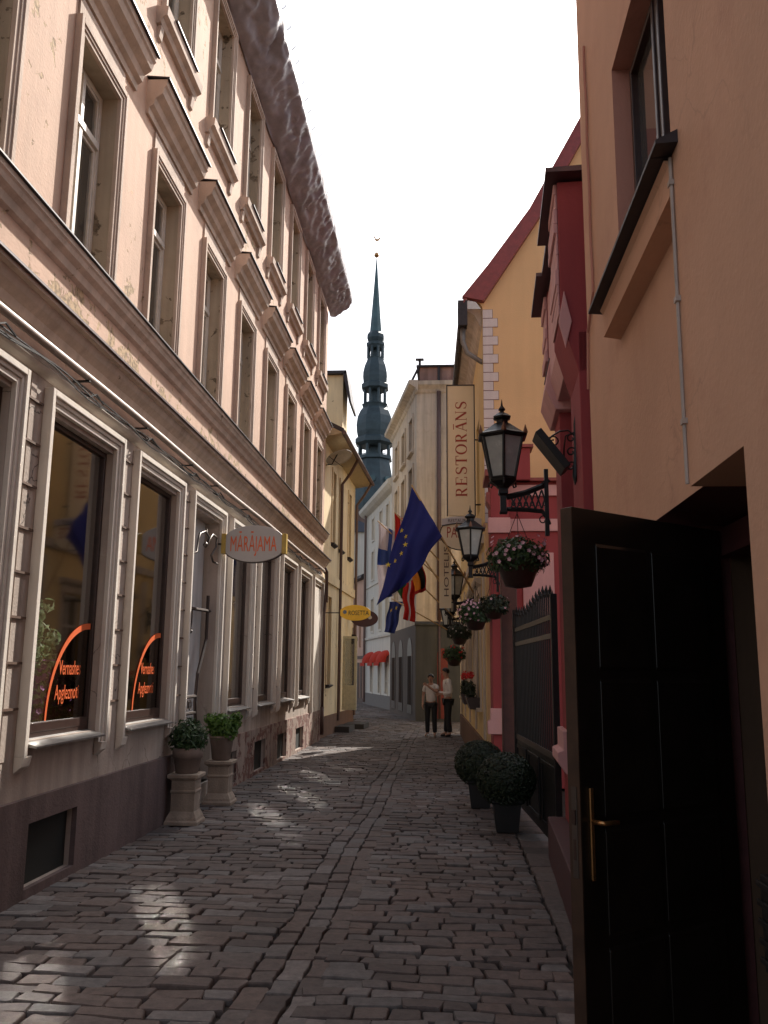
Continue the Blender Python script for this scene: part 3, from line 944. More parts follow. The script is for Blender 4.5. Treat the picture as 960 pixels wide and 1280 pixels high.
# ================================================================== CRIMSON GATEWAY
FP = Fr((.745, 5.3, 0), (.0475, 1, 0), (-1, .0475, 0)); P = FP
G = thing('crimson_gateway', 'crimson and pale pink gateway piers with stepped parapet beside the ochre house', 'gateway', (1.0, 7, 0))
m = MB(FP)
m.box(.62, 1.27, -1.0, -.165, 0, 4.05); m.ext([P(.62, -1, 3.75), P(.62, -.165, 3.75), P(.62, -.05, 4.15), P(.62, -.05, 5.22), P(.62, -1, 5.22)], FP.u * .65)      # near pier
m.box(2.5, 3.05, -1.0, -.18, 0, 4.3); m.box(2.5, 3.05, -1, -.10, 4.3, 5.22)       # second pier
m.box(1.2701, 2.4999, -1.0, -.42, 0, 5.2)        # recessed wall between
m.box(.0, .6199, -1.0, -.30, 0, 5.2)
m.build('pier', RED, G, bevel=.006)
m = MB(FP)
m.box(-.02, 3.07, -.95, -.02, -.03, .36); m.build('plinth', simple('oxblood_plinth_paint', (.075, .028, .03), .7, var=.25), G, bevel=.01)
m = MB(FP)
for s0, s1, d in ((.56, 1.33, -.165), (2.44, 3.11, -.18)):
    m.prof([(-.6, .80), (d + .03, .80), (d + .10, .90), (d + .10, .98), (d + .05, 1.0), (d + .05, 1.16), (-.6, 1.16)], s0, s1)
m.prof([(-.6, 4.02), (-.14, 4.02), (-.05, 4.22), (-.09, 4.46), (-.13, 4.50), (-.6, 4.50)], 2.40, 3.13)
m.build_each('capital_block', PINK, G, bevel=.008)
m = MB(FP)   # ragged stucco edging on the street face, seen edge-on
rs = random.Random(4)
for s0, s1, d, z0, z1 in ((.66, 1.22, -.05, 4.2, 5.15), (2.55, 3.0, -.10, 4.54, 5.15)):
    z = z0
    while z < z1:
        h = rs.uniform(.06, .13)
        m.box(s0, s1, d + .001, d + rs.uniform(.012, .035), z, z + h); z += h
m.ext([P(1.05, -.30, 4.15), P(1.05, -.44, 4.42), P(1.05, -.30, 4.78), P(1.05, -.165, 4.42)], FP.u * -.0)if 0 else None
y0 = 2.499
y0 = .619
m.ext([P(y0, -.075, 3.92), P(y0, -.125, 4.12), P(y0, -.075, 4.36), P(y0, -.03, 4.12)], FP.u * -.02)
m.ext([P(1.271, -.41, 4.1), P(1.271, -.16, 4.1), P(1.271, -.10, 4.3), P(1.271, -.10, 5.15), P(1.271, -.41, 5.15)], FP.u * 1.228)
m.build('stucco_ornament', PINK, G, bevel=.006)
m = MB(FP)
m.prof([(-1.0, 5.30), (.04, 5.27), (.04, 5.235), (-1.0, 5.231)], .50, 1.62)
m.prof([(-1.0, 5.29), (-.03, 5.265), (-.03, 5.228), (-1.0, 5.225)], 1.621, 2.2)
m.prof([(-1.0, 5.30), (.02, 5.27), (.02, 5.235), (-1.0, 5.231)], 2.201, 3.15)
m.prof([(-.6, 4.53), (-.09, 4.515), (-.09, 4.502), (-.6, 4.502)], 2.40, 3.13)
m.build_each('parapet_flashing', DARKROOF, G)
# wrought bracket with an angled black sign board
B = thing('scroll_bracket_sign', 'narrow black board hung at a slant from a scrolled iron bracket on the crimson pier', 'bracket sign', (.92, 6.3, 3.3))
yb = 6.3; q = lambda px, py: pa(px, py, yb)
m = MB()
m.tube([q(719, 606), q(719, 596), q(719.5, 560), q(719, 530), q(719, 519)], .012, 6, rs=[.003, .02, .012, .014, .004])


def scroll(mb, c, r, a0, a1, n=18, rad=.006, shrink=.75, Y=None):
    pts = []
    for i in range(n + 1):
        t = i / n; a = a0 + (a1 - a0) * t; k = r * (1 - shrink * t)
        pts.append(Vector(c) + Vector((k * math.cos(a), 0, k * math.sin(a))))
    mb.tube(pts, rad, 5)


m.tube([q(719, 545), q(710, 538), q(700, 539), q(690, 545), q(684, 552), q(686, 560)], .007, 5)
scroll(m, q(692, 552), .045, math.pi * .9, -math.pi * 1.6)
for yy in (548, 565, 583): scroll(m, q(714, yy), .04, 0, math.pi * 2.2)
m.tube([q(705, 585), q(705, 560), q(707, 545), q(719, 540)], .006, 5)
m.tube([q(719, 583), q(712, 587), q(706, 584)], .006, 5)
m.build('bracket', IRON, B)
c0 = q(670.5, 543); c1 = q(707, 588); ax = (c1 - c0) / 2
m = MB(); up_ = Vector((ax.z, 0, -ax.x)).normalized() * .027
m.obox((c0 + c1) / 2, ax, Vector((0, .13, 0)), up_); m.build('board', IRON, B, bevel=.004)

# gate ------------------------------------------------------------------
GT = thing('iron_gate', 'tall dark iron gate of close spiked bars over solid lower panels', 'gate', (1.0, 9.8, 0))
FG = Fr((1.02, 8.42, 0), (-.05, 1, 0), (-1, -.05, 0)); P = FG
m = MB(FG)
for i in range(25):
    s = .05 + i * .115; zt = 2.44 + .05 * math.sin(i * .26) + (.05 if i % 2 else 0)
    m.tube([P(s, 0, .85), P(s, 0, zt - .08), P(s, 0, zt - .05), P(s, 0, zt)], .009, 5, rs=[.009, .009, .017, .002])
m.build('bar', IRON, GT)
m = MB(FG)
m.box(0, 2.9, -.012, .012, 1.98, 2.03); m.box(0, 2.9, -.013, .013, 2.16, 2.21); m.box(0, 2.9, -.014, .014, .84, .90)
m.build('rail', STEEL, GT)
m = MB(FG)
m.box(0, 2.9, -.02, .006, .05, .839); m.box(-.03, .03, -.03, .03, 0, 2.4); m.box(2.87, 2.93, -.03, .03, 0, 2.45)
for a in (.1, 1.05, 2.0): m.ring(a, a + .8, .15, .78, .04, .007, .02)
m.build('lower_panel', IRON, GT, bevel=.003)
T = thing('timber_gate_post', 'square reddish brown post between the iron gate and the far crimson pier', 'post', (.84, 11.75, 0))
m = MB()
m.box(11.6, 11.85, .72, .93, 0, 3.35); m.box(11.56, 11.89, .69, .96, 3.35, 3.42)
m.build('shaft', simple('red_brown_post_paint', (.075, .03, .026), .6, var=.25), T, bevel=.01)

# far pier and courtyard wall -----------------------------------------------
G3 = thing('crimson_courtyard_wall', 'crimson courtyard wall with pale pink bands and a flat coping below the yellow gable', 'wall', (1.5, 13.3, 0))
m = MB()
m.box(13.2, 13.5, .86, 3.2, 0, 4.55)
m.box(12.85, 13.6, .66, .93, 0, 4.55); 
m.box(13.0, 13.3, 1.05, 1.28, 4.55, 5.05)
m.build('wall', RED, G3, bevel=.006)
m = MB()
m.box(13.15, 13.199, .931, 3.2, 4.33, 4.5); m.box(13.16, 13.199, .931, 3.2, 3.78, 3.97); m.box(13.17, 13.199, 1.15, 1.62, 2.5, 3.45)
m.box(12.81, 12.99, .62, .95, 3.70, 3.93)
m.prof([(.58, .78), (.93, .78), (.93, 1.14), (.62, 1.14), (.62, .98), (.575, .95)], 12.80, 13.0)
m.build('pink_band', PINK, G3, bevel=.006)
m = MB()
m.box(13.08, 13.55, .93, 3.25, 4.55, 4.60); m.box(12.75, 13.65, .58, 1.0, 4.56, 4.66)
m.box(12.95, 13.35, 1.0, 1.33, 5.05, 5.1)
m.ext([(.60, 12.86, 4.2), (.66, 12.86, 4.1), (.66, 12.86, 4.33), (.60, 12.86, 4.33)], (0, .4, 0))
m.build('coping', REDROOF, G3, bevel=.004)
m = MB(); m.box(12.7, 13.62, .60, .95, -.03, .36); m.build('plinth', simple('oxblood_pier_base_paint', (.075, .028, .03), .7, var=.25), G3)

# ================================================================== YELLOW HOUSE
FY = Fr((.625, 14, 0), (-.0235, 1, 0), (-1, -.0235, 0)); P = FY
H4 = thing('yellow_gabled_house', 'yellow restaurant house with steep red edged gable and white quoins', 'building', (.6, 14, 0))
YL = 10.0
yo = []
for c in (1.7, 4.0, 6.3, 8.6):
    yo += [(c - .42, c + .42, 1.15, 3.0), (c - .40, c + .40, 4.5, 6.2)]
m = MB(FY); r = MB(FY)
facade(m, 0, YL, 0, 7.8, yo, .16, r)
m.quad(P(YL, 0, 0), P(YL, 0, 7.8), P(YL, -6, 7.8), P(YL, -6, 0))
m.build('street_wall', YELLOWST, H4, recalc=False); r.build('window_reveal', YELLOWST, H4, recalc=False)
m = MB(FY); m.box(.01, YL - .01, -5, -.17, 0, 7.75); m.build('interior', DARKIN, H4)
_v = [pa(x, y, 13.9) for x, y in ((589, 361), (665, 264), (733, 141))]
_s = (_v[2].z - _v[1].z) / (_v[2].x - _v[1].x)
gp = [(.625, 0), (.625, 7.80), (_v[0].x, _v[0].z), (_v[1].x, _v[1].z), (_v[2].x, _v[2].z), (4.3, _v[2].z + _s * (4.3 - _v[2].x)), (6.6, 11.0), (8.2, 7.8), (8.2, 0)]
m = MB()
m.ext([(x, 13.998, z) for x, z in gp], (0, .14, 0)); m.build('gable_wall', YELLOW, H4)
m = MB()
tp = gp[2:7]; rf = [(x - .04 if x < 4.3 else x + .04, z + .06) if x != 4.3 else (x, z + .1) for x, z in tp]
rf[0] = (.30, 7.93)
poly = [(x, 13.85, z) for x, z in rf] + [(x, 13.85, z - .0) for x, z in reversed(tp)]
m.ext([(x, 13.9, z) for x, z in rf] + [(x, 13.9, z - .02) for x, z in reversed([(.30, 7.86)] + tp[1:])], (0, 10.3, 0))
m.build('roof', REDROOF, H4)
m = MB()
vt = [(.26, 7.72), (.36, 7.80), (.50, 8.02)] + tp[1:]
def off(x, z, k):
    return (x + k * .86, z - k * .5) if x < 4.3 else ((x, z - k * 1.8) if x == 4.3 else (x - k * .86, z - k * .5))
m.ext([(x, 13.87, z) for x, z in [(.28, 7.95)] + tp[1:]] + [(off(x, z, .17)[0], 13.87, off(x, z, .17)[1]) for x, z in reversed([(.50, 7.95)] + tp[1:])], (0, .125, 0))
m.build('verge_board', REDROOF, H4)
m = MB()
z = 4.05; i = 0
while z < 7.65:
    w_ = .25 if i % 2 else .165
    m.box(13.985, 13.997, .628, .628 + w_, z + .006, z + .155); z += .161; i += 1
m.build('quoin', QUOIN, H4)
m = MB()
z = 4.05; i = 0
while z < 7.65:
    w_ = .25 if i % 2 else .165
    m.box(13.991, 13.9975, .6265, .628 + w_ + .006, z - .0, z + .161); z += .161; i += 1
m.build('quoin_outline', simple('dark_red_outline', (.14, .04, .03), .8), H4)
m = MB(FY)
m.prof([(0, 7.5), (.05, 7.55), (.12, 7.72), (.30, 7.84), (0, 7.84)], 0.16, YL); m.build('eave_cornice', CREAM, H4)
m = MB(FY)
for i in range(14): m.tube([P(.0 + i * .72, .33, 7.84 - .00 * i), P(.70 + i * .72, .33, 7.84)], .062, 8)
m.box(-.08, .12, .26, .42, 7.45, 7.9)
m.build('gutter', FLASH, H4)
m = MB(FY)
m.tube([P(.08, .33, 7.5), P(.08, .33, 7.2), P(.1, .26, 7.02), P(.12, .02, 6.86), P(.14, -.1, 6.84)], .045, 8)
m.build('downpipe', ZINC, H4, smooth=True)
m = MB(FY)
for o in yo[::2]:
    a, b, c, d = o
    m.ring(a - .12, b + .12, c - .1, d + .14, .12, .001, .035)
    m.box(a - .16, b + .16, .001, .10, c - .16, c - .101); m.prof([(0, d + .14), (.10, d + .2), (.12, d + .27), (0, d + .28)], a - .2, b + .2)
for s in (.35, 2.85, 5.15, 7.45, 9.7): m.box(s - .14, s + .14, .0005, .03, .6, 3.6)
m.box(0.2, YL, .0005, .06, 3.75, 3.9)
m.build('stone_trim', CREAM, H4, bevel=.004)
for o in yo:
    f = MB(FY); a, b, c, d = o
    f.ring(a, b, c, d, .05, -.15, -.09); f.box((a + b) / 2 - .025, (a + b) / 2 + .025, -.14, -.08, c + .05, d - .05); f.box(a + .05, b - .05, -.14, -.085, c + (d - c) * .68, c + (d - c) * .68 + .04)
    w = f.build('window', WHITEW, H4)
    f = MB(FY); f.quad(P(a, -.12, c), P(b, -.12, c), P(b, -.12, d), P(a, -.12, d)); f.build('pane', UGLASS, w, recalc=False)
m = MB(FY); m.box(-.0, YL, .0005, .05, -.03, .55); m.build('plinth', BROWNB, H4)

# ================================================================== GREY CREAM HOUSE AT THE BEND
FC = Fr((-1.06, 30, 0), (1, 0, 0), (0, -1, 0)); FS = Fr((-1.06, 30, 0), (-.19, .98, 0), (-.98, -.19, 0))
H5 = thing('grey_cream_house', 'tall grey cream townhouse with rusty attic band and dark ground floor at the bend', 'building', (-1.06, 30, 0))
P = FC
so_ = [(2.0, 2.6, 4.4, 6.2)]
m = MB(FC); facade(m, 0, 1.48, 3.25, 11.98, [], .2); m.quad(P(1.48, 0, 0), P(1.48, 0, 12.5), P(1.48, -5, 12.5), P(1.48, -5, 0)); m.build('end_wall', CREAM, H5, recalc=False)
co = []
for c in (1.2, 3.2, 5.2):
    co += [(c - .45, c + .45, 4.4, 6.3), (c - .45, c + .45, 7.3, 9.0), (c - .4, c + .4, 9.7, 10.9)]
P = FS
m = MB(FS); facade(m, 0, 6.9, 3.25, 11.98, co, .2); m.build('street_wall', CREAM, H5, recalc=False)
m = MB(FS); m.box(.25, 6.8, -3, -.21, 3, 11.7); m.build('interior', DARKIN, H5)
m = MB(FS)
for a, b, c, d in co:
    m.ring(a - .12, b + .12, c - .1, d + .12, .12, .001, .05); m.prof([(0, c - .2), (.12, c - .16), (.12, c - .101), (0, c - .101)], a - .15, b + .15)
for c in (1.2, 3.2, 5.2):
    pts = [P(c - .62 + 1.24 * i / 12, .04, 6.55 + .45 * math.sin(math.pi * i / 12)) for i in range(13)]; m.tube(pts, .07, 6)
m.prof([(0, 11.55), (.05, 11.6), (.1, 11.7), (.32, 11.82), (.34, 11.96), (0, 11.98)], -.3, 7.0)
m.build('window_trim', CREAM, H5)
P = FC
m = MB(FC)
m.prof([(0, 11.55), (.05, 11.6), (.1, 11.7), (.24, 11.82), (.26, 11.96), (0, 11.969)], -.05, 1.5); m.build('cornice', CREAM, H5)
m = MB(FC); m.box(1.481, 4.5, -5, -.3, 0, 10.0); m.build('sun_block', CREAM, H5)  # unseen mass added to shade the lane while sun clears its top
m = MB(FC)
m.box(0.1, 1.48, -6, -.1, 12.0, 12.58)
m.build('attic', plaster('rusty_attic', (.34, .20, .16), var=.25, streak=.5, dirt=(.2, .1, .08)), H5)
m = MB(FC)
m.box(-.02, 1.5, -6, .02, 12.58, 12.64); m.box(-.03, 1.5, -5, .04, 11.97, 12.03); m.tube([P(.1, -.2, 12.6), P(.1, -.2, 12.9)], .05, 8); m.box(-.05, .25, -.3, -.1, 12.9, 12.94); m.tube([P(.8, -.05, 12.0), P(.8, -.05, 12.6)], .05, 6); m.tube([P(-.2, 0, 12.0), P(.08, -.05, 12.6)], .05, 6)
m.build('roof_edge', FLASH, H5)
m = MB(FC); m.tube([P(.80, .10, 11.6), P(.80, .08, 3.4)], .075, 8); m.tube([P(.80, .08, 3.4), P(.80, .08, .1)], .04, 8); m.build('downpipe', BROWNPIPE, H5, smooth=True)
m = MB(FC); m.box(-.02, 1.5, -.3, .03, 0, 3.2)
for i in range(14): m.box(-.022, .45, .0305, .036, .3 + i * .2, .31 + i * .2)
m.prof([(0, 3.2), (.10, 3.22), (.12, 3.28), (0, 3.36)], -.05, 1.52)
m.build('dark_ground_floor', GREYST, H5)
P = FS
m = MB(FS); m.box(.0, 6.9, -.3, .02, 0, 3.25); m.build('brown_ground_floor', simple('brown_ground_floor_paint', (.075, .05, .038), .8, var=.2), H5)
for c in (1.3, 3.6, 5.7):
    m = MB(FS)
    pts = [P(c - .55, .04, .2), P(c + .55, .04, .2), P(c + .55, .04, 2.3)] + [P(c + .55 * math.cos(t), .04, 2.3 + .55 * math.sin(t)) for t in [math.pi * i / 10 for i in range(1, 10)]] + [P(c - .55, .04, 2.3)]
    m.ext(pts, FS.n * -.015); dd = m.build('arched_door', DARKW, H5)
    m = MB(FS)
    for x in (-.3, .0, .3): m.box(c + x - .1, c + x + .1, .042, .055, .5, 2.2)
    m.build('panel', simple('brown_door_panel', (.04, .022, .015), .8, spec=.1), dd)
P = FC
m = MB(FC)
pts = [P(.72, .05, .1), P(1.08, .05, .1), P(1.08, .05, 2.2)] + [P(.90 + .18 * math.cos(t), .05, 2.2 + .25 * math.sin(t)) for t in [math.pi * i / 8 for i in range(1, 8)]] + [P(.72, .05, 2.2)]
m.ext(pts, FC.n * -.015); m.build('red_door', simple('deep_red_door_paint', (.16, .015, .012), .5), H5)

# ================================================================== PALE HOUSE AND PEACH HOUSE
FA = Fr((-2.34, 38, 0), (-.251, .968, 0), (-.968, -.251, 0)); P = FA
H6 = thing('pale_house', 'pale cream townhouse with red awnings beyond the flags', 'building', (-2.34, 38, 0))
ao = []
for c in (1.5, 3.3, 5.5):
    ao += [(c - .28, c + .28, .65, 2.0), (c - .3, c + .3, 3.6, 5.2), (c - .3, c + .3, 6.2, 7.6), (c - .3, c + .3, 8.2, 9.3)]
m = MB(FA); facade(m, 0, 8, 0, 9.9, ao, .2)
m.quad(P(0, 0, 0), P(0, 0, 9.9), P(0, -6, 9.9), P(0, -6, 0)); m.build('wall', PALE, H6, recalc=False)
m = MB(FA); m.box(.1, 7.9, -4, -.21, 0, 9.8); m.build('interior', DARKIN, H6)
m = MB(FA)
m.prof([(0, 9.7), (.2, 9.8), (.35, 9.95), (.38, 10.12), (-4, 12.0), (-4, 9.7)], -.3, 8.1); m.build('eave', PALE, H6)
m = MB(FA)
for a, b, c, d in ao:
    m.ring(a - .09, b + .09, c - .08, d + .09, .09, .001, .04)
m.prof([(0, 3.2), (.08, 3.22), (.10, 3.32), (0, 3.34)], 0, 8); m.prof([(0, 5.85), (.05, 5.87), (.05, 5.93), (0, 5.95)], 0, 8)
for z in (1.2, 1.8, 2.4): m.box(0, 8, .001, .008, z, z + .02)
m.build('trim', PALE, H6)
m = MB(FA); m.box(-.01, 8, .001, .05, -.03, .58); m.build('plinth', simple('grey_base_paint', (.16, .14, .13), .8), H6)
m = MB(FA); m.tube([P(7.3, .12, 9.8), P(7.3, .1, .1)], .07, 6); m.build('downpipe', BROWNPIPE, H6)
for c in (1.5, 3.3, 5.5):
    a = MB(FA); n = 8; R_ = .5; vs = []
    for i in range(n + 1):
        t = math.pi / 2 * i / n
        for k in range(9):
            ph = math.pi * k / 8
            vs.append(P(c - .62 * math.cos(ph), R_ * math.sin(t) * (.35 + .65 * math.sin(ph)), 2.05 + .55 * math.cos(t) * (.6 + .4 * math.sin(ph))))
    a.add(vs, [(i * 9 + k, i * 9 + k + 1, (i + 1) * 9 + k + 1, (i + 1) * 9 + k) for i in range(n) for k in range(8)])
    aw = a.build('awning', AWN, H6, recalc=False)
    md = aw.modifiers.new('s', 'SOLIDIFY'); md.thickness = .02
    a = MB(FA); a.box(c - .62, c + .62, R_ - .02, R_, 1.9, 2.06); a.build('valance', AWN, aw)
FPc = Fr((-4.36, 45.8, 0), (-.32, .947, 0), (-.947, -.32, 0)); P = FPc
H7 = thing('peach_house', 'low peach coloured house with a dark gutter at the end of the lane', 'building', (-4.36, 45.8, 0))
po = [(c - .25, c + .25, 2.9, 4.3) for c in (1, 2.5, 4, 5.5)]
m = MB(FPc); facade(m, 0, 8, 0, 6.6, po, .15); m.build('wall', PEACH, H7, recalc=False)
m = MB(FPc); m.box(.1, 7.9, -4, -.16, 0, 6.5); m.build('interior', DARKIN, H7)
m = MB(FPc); m.prof([(-3, 8.2), (.2, 6.72), (.25, 6.55), (0, 6.5), (-3, 6.5)], -.1, 8); m.build('roof', FLASH, H7)
m = MB(FPc); m.box(0, 8, .001, .05, 2.3, 2.45); m.box(0, 8, .001, .03, 0, .25)
for i in range(11): m.box(.3 + i * .7, .75 + i * .7, .001, .04, .25, 2.1)
m.build('shopfront', simple('brown_shopfront', (.12, .08, .065), .7), H7)
H8 = thing('pale_roadside_house', 'pale plain house wall standing behind the peach house', 'building', (-6, 55, 0))
m = MB(); m.box(55, 60, -12, -4.6, 0, 10.5); m.build('wall', PALE, H8)
m = MB(); m.ext([(-12, 54.8, 10.5), (-4.4, 54.8, 10.5), (-4.4, 54.8, 10.7), (-8, 54.8, 12.2), (-12, 54.8, 10.7)], (0, 5.4, 0)); m.build('roof', simple('slate_blue_roof', (.06, .07, .10), .6), H8)

# ================================================================== SECOND LEFT HOUSE
F2_ = Fr((-3.2, 21.46, 0), (.032, 1, 0), (1, -.032, 0)); P = F2_
H9 = thing('deep_eaved_house', 'pale yellow house with deep boarded eaves beyond the salmon townhouse', 'building', (-3.2, 21.5, 0))
bo = [(1.75, 2.25, 5.1, 7.1), (3.1, 3.6, 5.1, 7.1), (4.8, 5.3, 5.1, 7.1), (1.3, 1.85, 1.3, 3.6)]
m = MB(F2_); facade(m, 0, 6.3, 0, 7.7, bo, .25)
m.quad(P(6.3, 0, 0), P(6.3, 0, 7.7), P(6.3, -5, 7.7), P(6.3, -5, 0)); m.build('wall', CREAMY, H9, recalc=False)
m = MB(F2_); m.box(.05, 6.2, -5, -.26, 0, 7.6); m.build('interior', DARKIN, H9)
for i, o in enumerate(bo):
    f = MB(F2_); a, b, c, d = o; f.ring(a, b, c, d, .05, -.2, -.12); f.box(a, b, -.2, -.13, c + 1.3, c + 1.36); w = f.build('window', WHITEW, H9)
    f = MB(F2_); f.prof([(0, c - .1), (.1, c - .04), (.1, c - .01), (0, c)], a - .06, b + .06); f.build('sill', FLASH, w)
    f = MB(F2_); f.ring(a - .1, b + .1, c, d + .1, .1, .001, .03, bottom=False); f.build('surround', CREAMY, w)
m = MB(F2_)
m.prof([(-5, 10.6), (.50, 7.74), (.50, 7.70), (0, 7.62), (-5, 7.62)], .03, 6.5); m.build('eave_soffit', simple('boarded_soffit', (.42, .33, .2), .8, var=.15), H9)
m = MB(F2_)
m.prof([(-5, 10.72), (.56, 7.83), (.56, 7.70), (.502, 7.70), (.502, 7.745), (-5, 10.61)], .02, 6.52); m.build('roof', FLASH, H9)
m = MB(F2_)
m.tube([P(-.0 + 6.4 * i / 12, .57, 7.72) for i in range(13)], .06, 6)
m.tube([P(2.9, .54, 7.7), P(3.0, .3, 7.3), P(3.0, .08, 7.0), P(3.0, .08, .3)], .045, 7)
m.tube([P(6.2, .54, 7.7), P(6.2, .3, 7.3), P(6.2, .08, 7.0), P(6.2, .08, .3)], .045, 7)
m.build('gutter_pipe', BROWNPIPE, H9)
m = MB(F2_); m.box(.0, 6.31, .001, .06, 3.95, 4.2); m.build('string_course', CREAMY, H9)
m = MB(F2_); m.box(0, 6.31, .001, .05, -.03, .5); m.build('plinth', BROWNB, H9)
m = MB(F2_); m.box(2.6, 3.7, .06, .45, 0, .16); m.box(4.2, 5.4, .06, .65, 0, .14); m.build('doorstep', simple('dark_step_stone', (.05, .045, .042), .8), H9)
DL = thing('glazed_door_leaf', 'cream glazed door leaf standing open below the yellow oval sign', 'door', pa(428, 890, 25.4))
m = MB(Fr(P(3.9, .05, 0), (1, -.1, 0), (-.1, -1, 0))); m.ring(0, .42, .55, 2.65, .07, 0, .04); m.box(.07, .35, 0, .04, 1.15, 1.25); m.box(.07, .35, .005, .03, .62, 1.15)
m.build('leaf', simple('cream_door_paint', (.60, .56, .40), .5), DL)
m = MB(Fr(P(3.9, .05, 0), (1, -.1, 0), (-.1, -1, 0))); m.box(.07, .35, .015, .02, 1.25, 2.58); m.build('pane', UGLASS, DL)

HT = thing('tall_yellow_house', 'tall yellow house top with dark roof edge rising behind the deep eaves', 'building', (-4.5, 30, 0))
m = MB(); m.box(30, 31.5, -7.5, -3.75, 0, 12.3); m.build('wall', CREAMY, HT)
m = MB(); m.box(29.8, 31.6, -7.5, -3.62, 12.3, 12.42); m.ext([(-3.62, 29.8, 12.42), (-3.42, 29.8, 11.2), (-3.5, 29.8, 11.2), (-3.74, 29.8, 12.3)], (0, 1.8, 0)); m.build('roof', FLASH, HT)
m = MB(); m.lathe([(.32, 0), (.02, .5)], (-4.35, 28.2, 9.3), 4); m.build('dormer_cap', FLASH, HT)

# ================================================================== CHURCH SPIRE
SPY = 240
spc = pa(466.5, 700, SPY); spc.z = 0
K = SPY / 1080
hz = lambda py: pa(467, py, SPY).z
T = thing('church_spire', 'tall dark copper church steeple with open galleries and a green needle spire', 'church tower', spc)


def prof(*a): return [(w * K * 1.06, hz(y)) for w, y in a]


m = MB()
m.lathe(prof((27, 640), (27.5, 628), (26, 612), (23.5, 596), (21, 582), (20, 577), (22.5, 576), (22.5, 572)), spc, 8, RAD(22.5))
m.lathe(prof((7, 572), (7, 556)), spc, 8, RAD(22.5))
m.lathe(prof((20, 559), (24.5, 556), (24.5, 551), (21.5, 548), (22.8, 542), (23.4, 533), (22, 523), (18.5, 515), (15.5, 511), (16, 509), (17, 507)), spc, 8, RAD(22.5))
m.lathe(prof((5, 507), (5, 487)), spc, 8, RAD(22.5))
m.lathe(prof((14, 489), (17.5, 487), (17.5, 482), (15.2, 480), (16, 473), (15.8, 467), (14, 459), (11.5, 453), (10.6, 450), (11, 448)), spc, 8, RAD(22.5))
m.lathe(prof((3, 448), (3, 434)), spc, 8, RAD(22.5))
m.lathe(prof((10, 437), (12, 433), (12, 430), (9.5, 429), (11.3, 424), (11, 419.5), (8.5, 416)), spc, 8, RAD(22.5))
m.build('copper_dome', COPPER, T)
m = MB()
for R_, ya, yb_, w_ in ((20, 573, 557, 1.9), (14, 508, 487, 1.7), (10, 449, 434, 1.9)):
    for k in range(8):
        a = RAD(22.5 + 45 * k); c = spc + Vector((R_ * K * math.cos(a), R_ * K * math.sin(a), 0))
        m.lathe([(w_ * K, hz(ya)), (w_ * K, hz(yb_))], c, 6)
    for k in range(8):
        a = RAD(22.5 + 45 * k); b = RAD(67.5 + 45 * k)
        p0 = spc + Vector((R_ * K * math.cos(a), R_ * K * math.sin(a), hz(ya - 3))); p1 = spc + Vector((R_ * K * math.cos(b), R_ * K * math.sin(b), hz(ya - 3)))
        m.tube([p0, p1], .12, 4)
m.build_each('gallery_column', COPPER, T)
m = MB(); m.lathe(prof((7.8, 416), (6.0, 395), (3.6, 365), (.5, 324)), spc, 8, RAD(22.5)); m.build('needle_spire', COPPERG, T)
m = MB(); m.lathe(prof((29, 760), (29, 641)), spc, 8, RAD(22.5)); m.lathe([(9, 0), (9, hz(755))], spc, 8, RAD(22.5)); m.build('brick_tower', plaster('tower_brick', (.17, .11, .09), var=.3, scale=.2), T)
m = MB()
for k in range(8):
    a = RAD(-90 + 45 * k); d = Vector((math.cos(a), math.sin(a), 0)); R_ = 24 * K
    c = spc + d * (R_ * .93) + Vector((0, 0, hz(603))); m.tube([c, c + d * 1.0], .9, 10)
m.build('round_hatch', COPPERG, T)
m = MB(); m.lathe([(0.02, -.9), (.6, -.5), (.8, 0), (.6, .5), (.02, .9)], spc + Vector((0, 0, hz(319))), 10); m.tube([spc + Vector((0, 0, hz(324))), spc + Vector((0, 0, hz(299)))], .07, 5)
wv = m.build('finial', BRASS, T, smooth=True)
o = spc + Vector((0, 0, hz(300)))
ck = [(-1.0, .9), (-.8, 1.3), (-.55, 1.0), (-.35, .35), (.35, .25), (.75, .8), (1.15, .6), (.8, .1), (.45, -.35), (-.25, -.45), (-.65, .1), (-.75, .7)]
m = MB(); m.ext([o + Vector((x, -.05, z)) for x, z in ck], (0, .1, 0)); m.build('weather_vane', BRASS, T)

